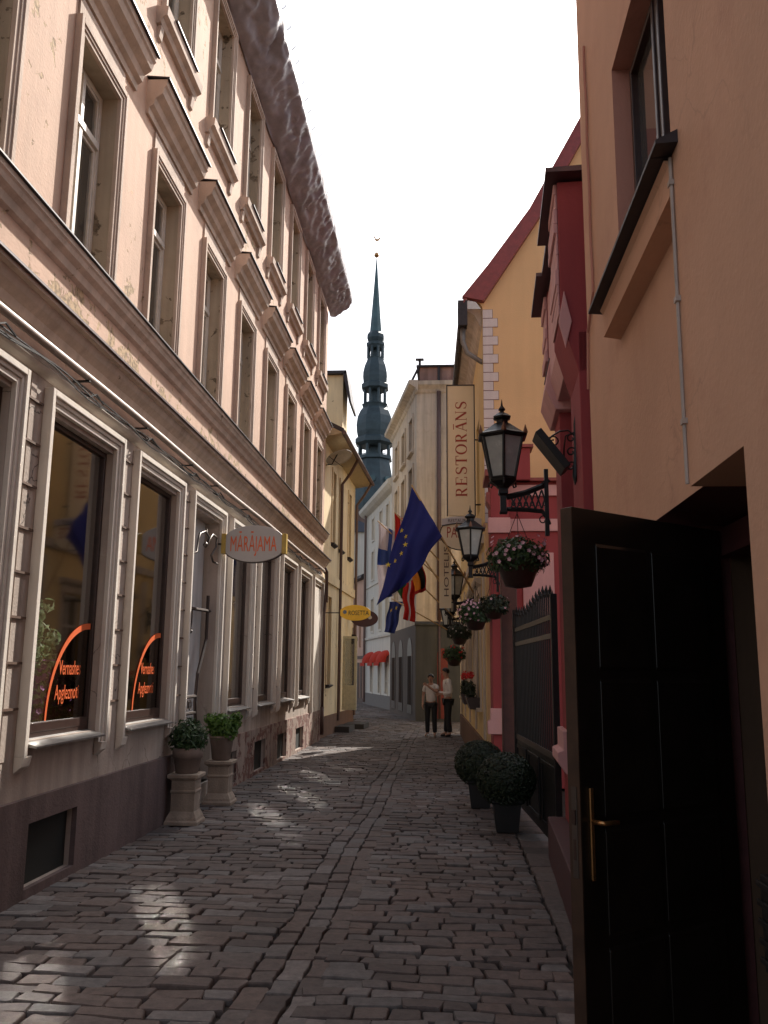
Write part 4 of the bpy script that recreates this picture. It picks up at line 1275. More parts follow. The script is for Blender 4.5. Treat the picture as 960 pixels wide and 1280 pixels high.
# ================================================================== LANTERNS ON BRACKETS
def make_lantern(label):
    """mount point on the wall at the origin, arm reaches along -x, lantern stands on its end"""
    T = thing('wall_lantern', label, 'street lantern', (0, 0, 0), group='black iron lanterns along the right hand walls')
    c = Vector((-.40, 0, 0))
    n = 6; r0 = RAD(30)
    m = MB()
    m.lathe([(.055, .0), (.07, .02), (.125, .055), (.135, .075), (.12, .085)], c + Vector((0, 0, .17)), n, r0)   # foot
    zb, zt = .255, .63; rb, rt = .118, .200
    for k in range(n):
        a = r0 + k * math.pi / 3
        p0 = c + Vector((rb * math.cos(a), rb * math.sin(a), zb)); p1 = c + Vector((rt * math.cos(a), rt * math.sin(a), zt))
        m.tube([p0, p1], .013, 6)
        a2 = a + math.pi / 3
        q1 = c + Vector((rt * math.cos(a2), rt * math.sin(a2), zt)); q0 = c + Vector((rb * math.cos(a2), rb * math.sin(a2), zb))
        m.tube([p1, q1], .012, 5); m.tube([p0, q0], .014, 5)
        # curled foot under each corner
        if k % 2 == 0:
            pts = [c + Vector((math.cos(a) * R_, math.sin(a) * R_, z)) for R_, z in ((.10, .25), (.135, .235), (.14, .20), (.115, .19), (.105, .21))]
            m.tube(pts, .009, 5)
    m.build('frame', IRON, T, bevel=0)
    m = MB()
    vs = []
    for k in range(n):
        a = r0 + k * math.pi / 3
        vs += [c + Vector(((rb - .004) * math.cos(a), (rb - .004) * math.sin(a), zb)), c + Vector(((rt - .004) * math.cos(a), (rt - .004) * math.sin(a), zt))]
    m.add(vs, [(2 * k, (2 * k + 2) % 12, (2 * k + 3) % 12, 2 * k + 1) for k in range(n)])
    m.build('glazing', MILK, T)
    m = MB()
    m.lathe([(.215, .625), (.245, .635), (.245, .65), (.20, .672), (.12, .73), (.075, .765), (.06, .77), (.055, .80), (.085, .815), (.09, .83), (.05, .86), (.022, .875), (.018, .89), (.035, .90), (.03, .91), (.012, .935), (.002, 1.0)], c, n, r0)
    rf = m.build('roof', IRON, T)
    m = MB()
    for k in range(n):
        a = r0 + k * math.pi / 3
        m.lathe([(.022, .645), (.024, .66), (.002, .73)], c + Vector((.228 * math.cos(a), .228 * math.sin(a), 0)), 4, a)
    m.build('crest_point', simple('rusty_copper_tip', (.16, .07, .035), .6, var=.3) if 'crest' not in MATS else MATS['crest'], rf)
    m = MB()
    # bracket: square socket, sloping top bar, pierced web and bottom bar
    m.lathe([(.045, -.06), (.05, -.05), (.038, -.03), (.038, .10), (.06, .12), (.06, .14), (.05, .18)], c, 4, RAD(45))
    m.tube([c + Vector((.03, 0, .09)), Vector((-.2, 0, .13)), Vector((-.05, 0, .19)), Vector((0, 0, .25))], .026, 6)
    m.tube([c + Vector((.03, 0, -.02)), Vector((-.2, 0, -.025)), Vector((-.06, 0, -.04)), Vector((-.02, 0, -.09)), Vector((0, 0, -.16))], .020, 6)
    for i in range(6):
        x = -.335 + i * .055; zt_ = .065 + .012 * i
        m.tube([Vector((x, 0, -.015)), Vector((x + .05, 0, zt_ + .03))], .010, 4); m.tube([Vector((x + .05, 0, -.015)), Vector((x, 0, zt_ + .03))], .010, 4)
        pts = [Vector((x + .025 + .017 * math.cos(t), 0, .03 + .017 * math.sin(t))) for t in [2 * math.pi * j / 8 for j in range(9)]]; m.tube(pts, .005, 4)
    m.box(-.025, .025, -.035, .0, -.26, .34)
    scroll(m, Vector((-.05, 0, -.12)), .05, 0, math.pi * 2, n=12)
    m.build('bracket', IRON, T)
    return T


LAMPS = [((.905, 7.62, 3.10), 'largest black lantern, on the bracket of the crimson pier above the hanging basket'),
         ((.74, 12.4, 3.04), 'black lantern in front of the oval restaurant sign, second from the crimson pier'),
         ((.55, 16.9, 2.86), 'third black lantern from the crimson pier, with pale glass'),
         ((.47, 19.4, 2.70), 'fourth black lantern from the crimson pier, partly behind the third'),
         ((.42, 21.9, 2.55), 'last and smallest black lantern at the far end of the yellow house')]
l0 = make_lantern(LAMPS[0][1])
for p, lb in LAMPS[1:]: dup(l0, loc=p, label=lb)
l0.location = LAMPS[0][0]

# ================================================================== PLANTS
rl = random.Random(21)


def leaves(mb, c, R, n, size, shell=.35, flat=1.0, droop=0, pal=None):
    c = Vector(c)
    for _ in range(n):
        while True:
            d = Vector((rl.gauss(0, 1), rl.gauss(0, 1), rl.gauss(0, 1)))
            if d.length > .1: break
        d.normalize()
        k = 1 - shell * rl.random() ** 1.5
        p = c + Vector((d.x * R[0], d.y * R[1], d.z * R[2])) * k
        p.z -= droop * rl.random() * (abs(d.x) + abs(d.y))
        nrm = (d + Vector((rl.uniform(-.7, .7), rl.uniform(-.7, .7), rl.uniform(-.4, .9)))).normalized()
        a = nrm.orthogonal().normalized(); b = nrm.cross(a); t = rl.uniform(0, 6.28)
        a, b = a * math.cos(t) + b * math.sin(t), b * math.cos(t) - a * math.sin(t)
        s = size * rl.uniform(.6, 1.3)
        mb.add([p - a * s, p - b * s * .45 + nrm * s * .12, p + a * s * 1.1, p + b * s * .45 + nrm * s * .12], [(0, 1, 2, 3)])


def flowers(mb, c, R, n, size, droop=0):
    c = Vector(c)
    for _ in range(n):
        d = Vector((rl.gauss(0, 1), rl.gauss(0, 1), rl.gauss(0, .7))).normalized()
        p = c + Vector((d.x * R[0], d.y * R[1], d.z * R[2])) * rl.uniform(.92, 1.08); p.z -= droop * rl.random()
        nrm = (d + Vector((0, -.4, .2))).normalized(); a = nrm.orthogonal().normalized(); b = nrm.cross(a)
        vs = [p]; s = size * rl.uniform(.8, 1.2)
        for k in range(10):
            t = 2 * math.pi * k / 10; r = s * (1 if k % 2 == 0 else .72)
            vs.append(p + (a * math.cos(t) + b * math.sin(t)) * r + nrm * s * .35)
        mb.add(vs, [(0, k + 1, (k + 1) % 10 + 1) for k in range(10)])


def topiary(loc, lb):
    T = thing('box_ball_bush', lb, 'potted bush', loc, group='clipped box balls in black pots')
    c = Vector(loc)
    m = MB(); m.lathe([(.14, 0), (.16, .012), (.205, .30), (.225, .31), (.225, .345), (.20, .345), (.19, .31), (.05, .30)], c, 4, RAD(45)); m.build('pot', BLACKPOT, T, bevel=.004)
    m = MB(); leaves(m, c + Vector((0, 0, .53)), (.315, .315, .285), 5200, .017, shell=.10)
    leaves(m, c + Vector((0, 0, .53)), (.28, .28, .25), 1500, .03, shell=.15)
    m.build('foliage', LEAFD, T, recalc=False)
    m = MB(); m.lathe([(.02, .30), (.2, .36), (.255, .50), (.22, .66), (.1, .76), (.02, .78)], c, 12); m.build('shade_core', simple('bush_shade', (.006, .010, .005), .9), T)  # dark ball whose colour stands in for shade among the leaves


topiary((.62, 9.62, 0), 'clipped round box bush in a black pot nearest the iron gate')
topiary((.40, 11.25, 0), 'clipped round box bush half hidden behind the one by the gate')


def pedestal(loc, lb, lb2, col, tall):
    T = thing('stone_pedestal', lb, 'pedestal', loc, group='weathered square stone pedestals')
    c = Vector(loc); k = math.sqrt(2) * .455
    def sq(*a): return [(w * k, z) for w, z in a]
    m = MB()
    m.lathe(sq((.40, 0), (.40, .035), (.37, .05), (.36, .075), (.30, .13), (.285, .14), (.285, .33), (.305, .335), (.305, .355), (.285, .36), (.285, .46), (.33, .475), (.375, .49), (.38, .525), (.34, .53)), c, 4, RAD(45 + 2))
    m.build('block', STONEP, T, bevel=.008)
    z = .53
    Pt = thing('potted_plant', lb2, 'potted plant', c + Vector((0, 0, z)), group='potted plants on the stone pedestals')
    m = MB()
    if tall: m.lathe([(.10, z), (.115, z + .01), (.15, z + .27), (.158, z + .275), (.158, z + .30), (.14, z + .30), (.13, z + .26)], c, 20)
    else: m.lathe([(.115, z), (.125, z + .01), (.15, z + .16), (.165, z + .165), (.17, z + .27), (.155, z + .27), (.14, z + .22)], c, 20)
    m.build('pot', TERRA, Pt, smooth=True)
    return Pt, c + Vector((0, 0, z + .29))


p1, c1 = pedestal((-2.87, 9.72, 0), 'nearer weathered stone pedestal under the darker bushy plant', 'bushy dark green plant in a banded pot on the nearer pedestal', 0, False)
m = MB(); leaves(m, c1 + Vector((0, 0, .13)), (.21, .21, .18), 1300, .030, shell=.6, droop=.08); m.build('foliage', LEAFM, p1, recalc=False)
p2, c2 = pedestal((-2.86, 11.15, 0), 'farther weathered stone pedestal under the bright green plant', 'bright green plant in a tapered pot on the farther pedestal', 1, True)
m = MB(); leaves(m, c2 + Vector((0.02, 0, .12)), (.19, .19, .17), 1100, .034, shell=.6, droop=.05)
for i in range(5):
    a = rl.uniform(0, 6.3); m2 = c2 + Vector((.17 * math.cos(a), .15 * math.sin(a), .2)); leaves(m, m2, (.08, .08, .10), 80, .034, shell=.7)
m.build('foliage', LEAFG, p2, recalc=False)


def basket(loc, R, lb, hang, fl, mat=PETAL, sh='round'):
    T = thing('hanging_basket', lb, 'flower basket', loc, group='hanging flower baskets along the right hand walls')
    c = Vector(loc)
    m = MB(); m.lathe([(.02, -.30 * R / .28), (.12 * R / .28, -.28 * R / .28), (.20 * R / .28, -.08), (.215 * R / .28, -.04), (.20 * R / .28, -.03)], c, 16); m.build('bowl', DARKW, T, smooth=True)
    m = MB(); leaves(m, c + Vector((0, 0, .03)), (R, R, R * .52), int(2400 * R / .28), .028, shell=.7, droop=.1); m.build('foliage', LEAFM if hang != 2 else LEAFD, T, recalc=False)
    m = MB(); flowers(m, c + Vector((0, 0, .04)), (R * 1.02, R * 1.02, R * .66), int(fl * 1.6), .021 * (R / .28) ** .5, droop=.05); m.build('blossom', mat, T, recalc=False)
    m = MB()
    for k in range(3):
        a = 2 * math.pi * k / 3 + .5
        m.tube([c + Vector((R * .7 * math.cos(a), R * .7 * math.sin(a), -.03)), c + Vector((0, 0, .40))], .004, 4)
    m.tube([c + Vector((0, 0, .40)), c + Vector((0, 0, .46))], .006, 4)
    m.build('chain', IRON, T)
    return T


basket((.66, 8.05, 2.72), .285, 'large hanging basket of pale pink petunias below the largest lantern', 1, 42)
T = basket((.60, 11.2, 2.52), .19, 'small dark hanging basket with few flowers just behind the large petunia basket', 2, 4)
basket((.42, 12.9, 2.52), .25, 'pink flowered hanging basket between the second and third lanterns', 1, 70)
basket((.24, 16.9, 2.42), .24, 'dark hanging basket with a few pale flowers below the third lantern', 2, 14, SIGNGREY)
basket((.15, 19.0, 2.05), .26, 'drooping hanging basket farthest down the yellow house', 1, 16, PETALR)
# rail above the near basket
P = FP


def window_box(s, lb):
    P = FY; o = P(s, .16, 1.2)
    T = thing('window_box', lb, 'window box', o, group='window boxes of red geraniums on the yellow house')
    m = MB(FY); m.prof([(.02, 1.02), (.20, 1.02), (.26, 1.22), (.02, 1.22)], s - .38, s + .38); m.build('trough', DARKW, T)
    m = MB()
    for i in range(5): leaves(m, P(s - .32 + .16 * i, .17, 1.33), (.09, .09, .17), 110, .03, shell=.8)
    m.build('foliage', LEAFD, T, recalc=False)
    m = MB()
    for i in range(4): flowers(m, P(s - .28 + .19 * i, .18, 1.54 + .08 * rl.random()), (.055, .055, .05), 18, .022)
    m.build('blossom', PETALR, T, recalc=False)


window_box(1.7, 'window box of red geraniums nearest the crimson pier')
window_box(4.0, 'window box of red geraniums farther along, beside the standing men')

# flowers behind the glass of the first shop window
P = FL
a, b = SB[2]
T = thing('shop_flower_display', 'tall display of green stems and purple flowers inside a shop window', 'flower display', P(a + .9, -.35, .95))
m = MB(FL); m.box(a + .5, b - .15, -.45, -.14, .951, 1.10); m.build('trough', TERRA, T)
m = MB()
for i in range(9):
    s = a + .58 + i * .085; h = rl.uniform(.55, 1.05) * (1.1 if i < 5 else .75)
    for j in range(int(h * 12)): leaves(m, P(s + rl.uniform(-.04, .04), -.22 + rl.uniform(-.05, .05), 1.15 + j / 12), (.075, .06, .07), 18, .034, shell=.8)
m.build('foliage', leafmat('display_leaf', (.18, .30, .12), (.48, .60, .40), .35), T, recalc=False)
m = MB()
for i in range(6): 
    for j in range(5): flowers(m, P(a + .55 + i * .13, -.15, 1.3 + .09 * j), (.05, .04, .05), 8, .025)
m.build('blossom', PETALP, T, recalc=False)
a, b = SB[3]
T = thing('red_parasol_ornament', 'small dark red domed ornament standing inside the second whole shop window', 'ornament', P(a + .5, -.5, .95))
m = MB(); m.lathe([(.3, .30), (.29, .34), (.2, .44), (.06, .50), (.01, .51)], P(a + .62, -.5, .95), 20); m.build('dome', simple('dark_red_felt', (.22, .03, .02), .9), T, smooth=True)
m = MB(FL); m.box(a + .35, a + .9, -.75, -.25, .951, 1.25); m.build('base', simple('ornament_base', (.2, .08, .04), .6), T)

# wrought iron garden stands in the niche
a, b = SB[4]; yc = (a + b) / 2
T = thing('wrought_iron_stand', 'rusty wrought iron plant stand with curved sides leaning in the shop niche', 'iron stand', (-3.3, yc, .25))
m = MB(); xx = -3.17
Q = lambda s, z, d=0: Vector((xx + d, s, z))
m.tube([Q(a + .18, 2.30), Q(a + .5, 2.40), Q(b - .28, 2.42), Q(b - .22, 2.42)], 0.024, 6)
m.tube([Q(b - .30, 2.62), Q(b - .30, 2.05), Q(b - .40, 1.9), Q(b - .62, 1.6), Q(b - .68, 1.25), Q(b - .6, .9), Q(b - .42, .62), Q(b - .4, .27)], 0.024, 6)
m.tube([Q(a + .2, 2.05), Q(a + .34, 1.85), Q(a + .38, 1.6), Q(a + .38, 1.3)], 0.019, 6)
m.tube([Q(a + .28, 2.0), Q(a + .42, 1.8), Q(a + .44, 1.3)], 0.014, 6)
for z in (1.12, 1.32): m.tube([Q(a + .2, z), Q(b - .68, z)], 0.022, 6)
for i in range(4): scroll_pts = [Q(a + .28 + i * .13 + .045 * math.cos(t), 1.22 + .06 * math.sin(t)) for t in [2 * math.pi * j / 10 for j in range(11)]]; m.tube(scroll_pts, .009, 5)
for s in (a + .22, a + .40): m.tube([Q(s, 1.12), Q(s, .27)], 0.016, 6)
for i in range(6):
    z = .35 + i * .13; pts = [Q(a + .31 + .07 * math.sin(t), z + .12 * t / 6.28) for t in [6.28 * j / 10 for j in range(11)]]; m.tube(pts, .007, 4)
m.tube([Q(yc - .1, .27), Q(yc - .1, .80)], 0.016, 6); m.tube([Q(yc - .22, .55), Q(yc + .15, .55)], 0.016, 6); m.lathe([(.01, -.03), (.035, 0), (.01, .03)], Q(yc - .1, .82), 8)
m.tube([Q(a + .55, 2.39), Q(a + .55, 2.22), Q(a + .52, 2.16), Q(a + .58, 2.12)], 0.016, 6); m.lathe([(.01, -.03), (.03, 0), (.01, .03)], Q(a + .54, 2.12), 8)
m.build('scrollwork', simple('brown_wrought_iron', (.035, .02, .015), .6, metal=.2), T)

# ================================================================== SIGNS
def ellipse_cut(w, h, cut, n=40):
    """oval with its two ends cut straight"""
    pts = []
    for i in range(n):
        t = 2 * math.pi * (i + .5) / n
        x = max(-w * cut, min(w * cut, w * math.cos(t))); pts.append((x, h * math.sin(t)))
    return pts


# oval shop sign on the townhouse
yS = 11.45
c = pa(318, 680, yS); hw = 42 / 1080 * yS; hh = 23.5 / 1080 * yS
T = thing('oval_shop_sign', 'pale oval shop sign with thin orange letters on an iron arm', 'shop sign', c)
m = MB(); m.ext([c + Vector((x, -.045, z)) for x, z in ellipse_cut(hw, hh, .86, 56)], (0, .09, 0)); m.build('board', SIGNGREY, T, bevel=.004)
m = MB()
for q in (-1, 1):
    x0, x1 = sorted((q * hw * .862, q * hw * 1.0)); m.box(c.y - .05, c.y + .05, c.x + x0, c.x + x1, c.z - hh * .55, c.z + hh * .55)
m.build_each('end_cap', SIGNGOLD, T, bevel=.003)
m = MB()
pts = [c + Vector((x * 1.006, 0, z * 1.01)) for x, z in ellipse_cut(hw, hh, .86, 56) if z <= 0]
pts.sort(key=lambda p: p.x); m.tube(pts, .014, 6); m.build('lower_rim', DARKW, T)
text_mesh('lettering', 'MĀRĀJAMA', hh * 1.2, ORANGE, T, c + Vector((0, -.048, -hh * .42)), (1, 0, 0), (0, 0, 1), width=hw * 1.42)
m = MB()
m.tube([Vector((-3.1, yS, c.z)), c + Vector((-hw * .99, 0, 0))], .014, 6)
w0 = Vector((-3.08, yS, c.z + .02)); 
pts = [pa(px, py, 10.15 + (px - 237) / 35 * 1.3) for px, py in ((237, 693), (246, 690), (248, 675), (250, 667), (257, 664), (262, 672), (259, 682), (262, 674), (266, 668), (271, 672), (270, 684), (264, 694), (266, 702), (272, 705))]
m.tube(pts, .014, 6)
m.tube([pa(259, 661, 11.0), pa(259, 680, 11.0)], .010, 6, rs=[.003, .012]); m.lathe([(.01, -.04), (.04, 0), (.01, .04)], pa(257, 681, 10.95), 8); m.lathe([(.01, -.04), (.045, 0), (.01, .04)], pa(237, 692, 10.16), 8)
m.build('scroll_arm', STEEL, T, smooth=True)

# tall banner board of the restaurant, with serif capitals set upwards
yR = 15.0
T = thing('restaurant_banner_sign', 'tall narrow cream restaurant board with dark red serif capitals reading upwards', 'shop sign', pa(576, 563, yR))
x0 = pa(559.5, 560, yR).x; x1 = pa(592.5, 560, yR).x; zb = pa(576, 645, yR).z; zt = pa(576, 483, yR).z
m = MB(); m.box(yR - .03, yR + .03, x0, x1, zb, zt); m.build('board', SIGNCREAM, T)
m = MB(); m.fr = WORLD
for a_, b_, c_, d_ in ((x0 - .02, x0, zb, zt), (x1, x1 + .02, zb, zt), (x0 - .02, x1 + .02, zt, zt + .02)): m.box(yR - .04, yR + .04, a_, b_, c_, d_)
m.build('frame', FLASH, T)
m = MB()
for z in (zt - 1.0, zb + .2): m.tube([Vector((x1 + .01, yR, z)), Vector((.64, yR, z))], .014, 6)
m.build('bracket', IRON, T)


def ribbon(mb, M, pts, ws, h):
    """flat stroke through 2-D points with half widths ws; M maps (x,y,h) to world"""
    n = len(pts); vs = []
    for i in range(n):
        a = Vector(pts[max(i - 1, 0)]); b = Vector(pts[min(i + 1, n - 1)]); t = (b - a).normalized(); nx, ny = -t.y, t.x
        x, y = pts[i]; w = ws[i]
        vs += [M(x + nx * w, y + ny * w, h), M(x - nx * w, y - ny * w, h)]
    mb.add(vs, [(2 * i, 2 * i + 1, 2 * i + 3, 2 * i + 2) for i in range(n - 1)])


def serif_letter(mb, ch, M):
    T_, t_ = .085, .028
    def st(x0, y0, x1, y1, w): ribbon(mb, M, [(x0, y0), (x1, y1)], [w, w], .0)
    def sf(x, y, w=.15): st(x - w, y, x + w, y, .018)
    def arc(cx, cy, rx, ry, a0, a1, wf, n=22):
        pts = []; ws = []
        for i in range(n + 1):
            a = math.radians(a0 + (a1 - a0) * i / n); pts.append((cx + rx * math.cos(a), cy + ry * math.sin(a))); ws.append(wf(a))
        ribbon(mb, M, pts, ws, .001)
    th = lambda a: t_ + (T_ - t_) * abs(math.cos(a)) ** 1.3
    if ch == 'R':
        st(.2, 0, .2, 1, T_); sf(.2, .018); sf(.2, .982); st(.2, .965, .45, .965, t_ * .9); st(.2, .5, .45, .5, t_ * .9)
        arc(.44, .733, .22, .233, -90, 90, th); st(.42, .5, .72, .03, T_ * .9); sf(.76, .018, .09)
    elif ch == 'E':
        st(.2, 0, .2, 1, T_); st(.05, .975, .74, .975, .025); st(.05, .025, .78, .025, .025); st(.2, .5, .58, .5, t_ * .9)
        st(.73, .97, .73, .76, .03); st(.77, .03, .77, .27, .03); st(.57, .39, .57, .61, .025)
    elif ch == 'T':
        st(.43, 0, .43, 1, T_); sf(.43, .018); st(.02, .97, .84, .97, .03); st(.04, .98, .04, .74, .03); st(.82, .98, .82, .74, .03)
    elif ch == 'O': arc(.48, .5, .38, .48, 0, 360, th, 40)
    elif ch in 'AĀ':
        st(.12, .02, .46, .98, t_); st(.80, .02, .47, .98, T_); st(.24, .34, .68, .34, t_); sf(.12, .018, .11); sf(.80, .018, .13)
        if ch == 'Ā': st(.22, 1.17, .72, 1.17, .035)
    elif ch == 'N':
        st(.16, .02, .16, .98, t_); st(.80, 0, .80, .98, t_); st(.17, .97, .78, .05, T_); sf(.16, .018, .12); sf(.80, .982, .12); sf(.12, .982, .09)
    elif ch == 'S':
        pts = [(.66, .76), (.62, .90), (.45, .97), (.25, .92), (.17, .76), (.24, .61), (.42, .52), (.60, .42), (.68, .26), (.60, .09), (.40, .03), (.22, .10), (.15, .27)]
        ws = [.03, .035, .028, .05, .07, .075, .085, .085, .075, .05, .028, .035, .03]
        # smooth the spine
        P2 = []; W2 = []
        for i in range(len(pts) - 1):
            for k in range(4):
                t = k / 4; p0 = pts[max(i - 1, 0)]; p1_ = pts[i]; p2_ = pts[i + 1]; p3 = pts[min(i + 2, len(pts) - 1)]
                f = lambda A0, A1, A2, A3: .5 * (2 * A1 + (A2 - A0) * t + (2 * A0 - 5 * A1 + 4 * A2 - A3) * t * t + (3 * A1 - A0 - 3 * A2 + A3) * t ** 3)
                P2.append((f(p0[0], p1_[0], p2_[0], p3[0]), f(p0[1], p1_[1], p2_[1], p3[1]))); W2.append(ws[i] * (1 - t) + ws[i + 1] * t)
        ribbon(mb, M, P2, W2, 0); st(.66, .74, .66, .95, .022); st(.15, .29, .15, .06, .022)


word = 'RESTORĀNS'
adv = {'R': .98, 'E': .95, 'S': .88, 'T': .95, 'O': 1.05, 'Ā': .98, 'N': 1.02}
tot = sum(adv[c_] for c_ in word)
za = pa(576, 622, yR).z; ze = pa(576, 501, yR).z
k = (ze - za) / tot; capw = 14.5 / 1080 * yR
xbase = pa(583.5, 560, yR).x
m = MB(); pos = 0
for ch in word:
    # baseline on the right, letter tops to the left, reading upwards
    M_ = lambda x, y, h, pos=pos: Vector((xbase - y * capw, yR - .033 - h, za + (pos + x) * k))
    serif_letter(m, ch, M_); pos += adv[ch]
m.build('lettering', LETTER, T, recalc=False)

# oval restaurant sign with a ribbon, and the small vertical board under it
yO = 14.7
c = pa(577, 667, yO)
T = thing('oval_restaurant_sign', 'cream oval restaurant sign with a ribbon under the tall banner board', 'shop sign', c)
a_ = 27 / 1080 * yO; b_ = 21 / 1080 * yO
m = MB(); m.ext([c + Vector((a_ * math.cos(t), 0, b_ * math.sin(t))) for t in [2 * math.pi * i / 40 for i in range(40)]], (0, .04, 0)); m.build('board', SIGNCREAM, T)
m = MB(); m.tube([c + Vector((a_ * math.cos(t), -.0, b_ * math.sin(t))) for t in [2 * math.pi * i / 40 for i in range(41)]], .009, 5); m.build('rim', IRON, T)
m = MB(); vs = []
for i in range(17):
    u = -1 + i / 8; x = c.x + u * 25 / 1080 * yO; z = pa(577, 650, yO).z - .045 * u * u
    vs += [(x, yO - .02, z - .055), (x, yO - .02, z + .06), (x, yO - .005, z - .055), (x, yO - .005, z + .06)]
m.add(vs, [(4 * i, 4 * i + 1, 4 * i + 5, 4 * i + 4) for i in range(16)] + [(4 * i + 2, 4 * i + 6, 4 * i + 7, 4 * i + 3) for i in range(16)] + [(4 * i + 1, 4 * i + 3, 4 * i + 7, 4 * i + 5) for i in range(16)] + [(4 * i, 4 * i + 4, 4 * i + 6, 4 * i + 2) for i in range(16)])
m.build('ribbon', SIGNGREY, T, recalc=False)
m = MB(); m.tube([(c.x - 25 / 1080 * yO + i * .042, yO - .02, pa(577, 650, yO).z - .045 * ((i - 8) / 8) ** 2 - .06) for i in range(17)], .01, 4); m.build('ribbon_edge', IRON, T)
zz = pa(577, 653, yO).z
text_mesh('lettering', 'RESTAURANT', .085, DARKW, T, (c.x, yO - .023, zz), (1, 0, 0), (0, 0, 1), width=.46)
text_mesh('lettering', 'PALETE', .27, LETTER, T, (c.x, yO - .004, pa(577, 672, yO).z), (1, 0, 0), (0, 0, 1), width=.50)
m = MB(); m.tube([c + Vector((a_, .02, 0)), Vector((.63, yO + .02, c.z))], .012, 5); m.build('bracket', IRON, T)
T = thing('hotel_board_sign', 'narrow cream vertical board with dark capitals below the oval restaurant sign', 'shop sign', pa(556, 720, 15.2))
y2 = 15.2; xa = pa(549, 700, y2).x; xb = pa(564, 700, y2).x; z1 = pa(556, 760, y2).z; z2 = pa(556, 676, y2).z
m = MB(); m.box(y2, y2 + .04, xa, xb, z1, z2); m.build('board', SIGNCREAM, T)
text_mesh('lettering', 'HOTELIS', .12, BROWNPIPE, T, (xb - .045, y2 - .003, (z1 + z2) / 2 + .05), (0, 0, 1), (-1, 0, 0), width=.88)
m = MB(); m.tube([(xb, y2 + .02, z2 - .1), (.62, y2 + .02, z2 - .1)], .012, 5); m.tube([(xb, y2 + .02, z1 + .1), (.62, y2 + .02, z1 + .1)], .012, 5); m.build('bracket', IRON, T)

# small oval signs beyond the townhouse
yP = 22.3
c = pa(444, 766, yP)
T = thing('yellow_oval_sign', 'bright yellow oval shop sign with dark letters past the townhouse corner', 'shop sign', c)
m = MB(); m.ext([c + Vector((x, 0, z)) for x, z in ellipse_cut(20 / 1080 * yP, 9.8 / 1080 * yP, .94, 48)], (0, .06, 0)); m.build('board', YELSIGN, T, bevel=.004)
text_mesh('lettering', 'ROSETTA', .17, DARKW, T, c + Vector((.09, -.004, -.06)), (1, 0, 0), (0, 0, 1), width=.52)
m = MB(); m.tube([c + Vector((-.27, -.002, .02)), c + Vector((-.27, -.012, .02))], .05, 12); m.build('round_emblem', simple('emblem_blue_grey', (.12, .16, .22), .5), T)
m = MB(); m.tube([c + Vector((-.37, .03, 0)), Vector((-3.17, yP + .03, c.z))], .014, 5); m.build('bracket', IRON, T)
yP = 26.5; c = pa(455.5, 773, yP)
T = thing('maroon_oval_sign', 'dark maroon oval sign behind the yellow one', 'shop sign', c)
m = MB(); m.ext([c + Vector((x, 0, z)) for x, z in ellipse_cut(17 / 1080 * yP, 10.5 / 1080 * yP, 1, 40)], (0, .05, 0)); m.build('board', MAROON, T)
m = MB(); m.tube([c + Vector((.17, -.002, .03)), c + Vector((.17, -.01, .03))], .06, 12); m.build('round_emblem', SIGNGREY, T)
m = MB(); m.tube([c + Vector((-.4, .03, .0)), Vector((-2.95, yP + .03, c.z))], .014, 5); m.build('bracket', IRON, T)
yP = 27.4; c = pa(441, 799, yP)
T = thing('black_round_sign', 'small black round hanging sign low beyond the yellow oval sign', 'shop sign', c)
m = MB(); m.ext([c + Vector((x, 0, z)) for x, z in ellipse_cut(.16, .15, 1, 30)], (0, .05, 0)); m.build('board', IRON, T)
m = MB(); m.tube([c + Vector((0, .02, .14)), c + Vector((0, .02, .35)), Vector((-2.95, yP + .02, c.z + .36))], .014, 5); m.build('bracket', IRON, T)
# satellite dish under the eaves
c = pa(424, 572, 22.1)
T = thing('satellite_dish', 'pale dish seen from below under the deep eaves', 'satellite dish', c)
m = MB(); ax = Vector((.35, -.25, -.9)).normalized(); e1 = ax.orthogonal().normalized(); e2 = ax.cross(e1); vs = []
for i in range(7):
    for k in range(20):
        t = 2 * math.pi * k / 20; r = .36 * i / 6; vs.append(c - ax * (.12 - .9 * r * r) * 1 + (e1 * math.cos(t) + e2 * math.sin(t)) * r)
m.add(vs, [(i * 20 + k, i * 20 + (k + 1) % 20, (i + 1) * 20 + (k + 1) % 20, (i + 1) * 20 + k) for i in range(6) for k in range(20)])
o = m.build('bowl', simple('dish_plastic', (.42, .40, .36), .45), T, smooth=True, recalc=False); md = o.modifiers.new('s', 'SOLIDIFY'); md.thickness = .01
m = MB(); m.tube([c - ax * .13, c + Vector((-.2, .1, -.15)), Vector((-3.18, 22.1, c.z - .2))], .016, 6); m.tube([c + e1 * .34 * (1 if e1.z < 0 else -1), c + ax * .3], .008, 5); m.build('arm', IRON, T)

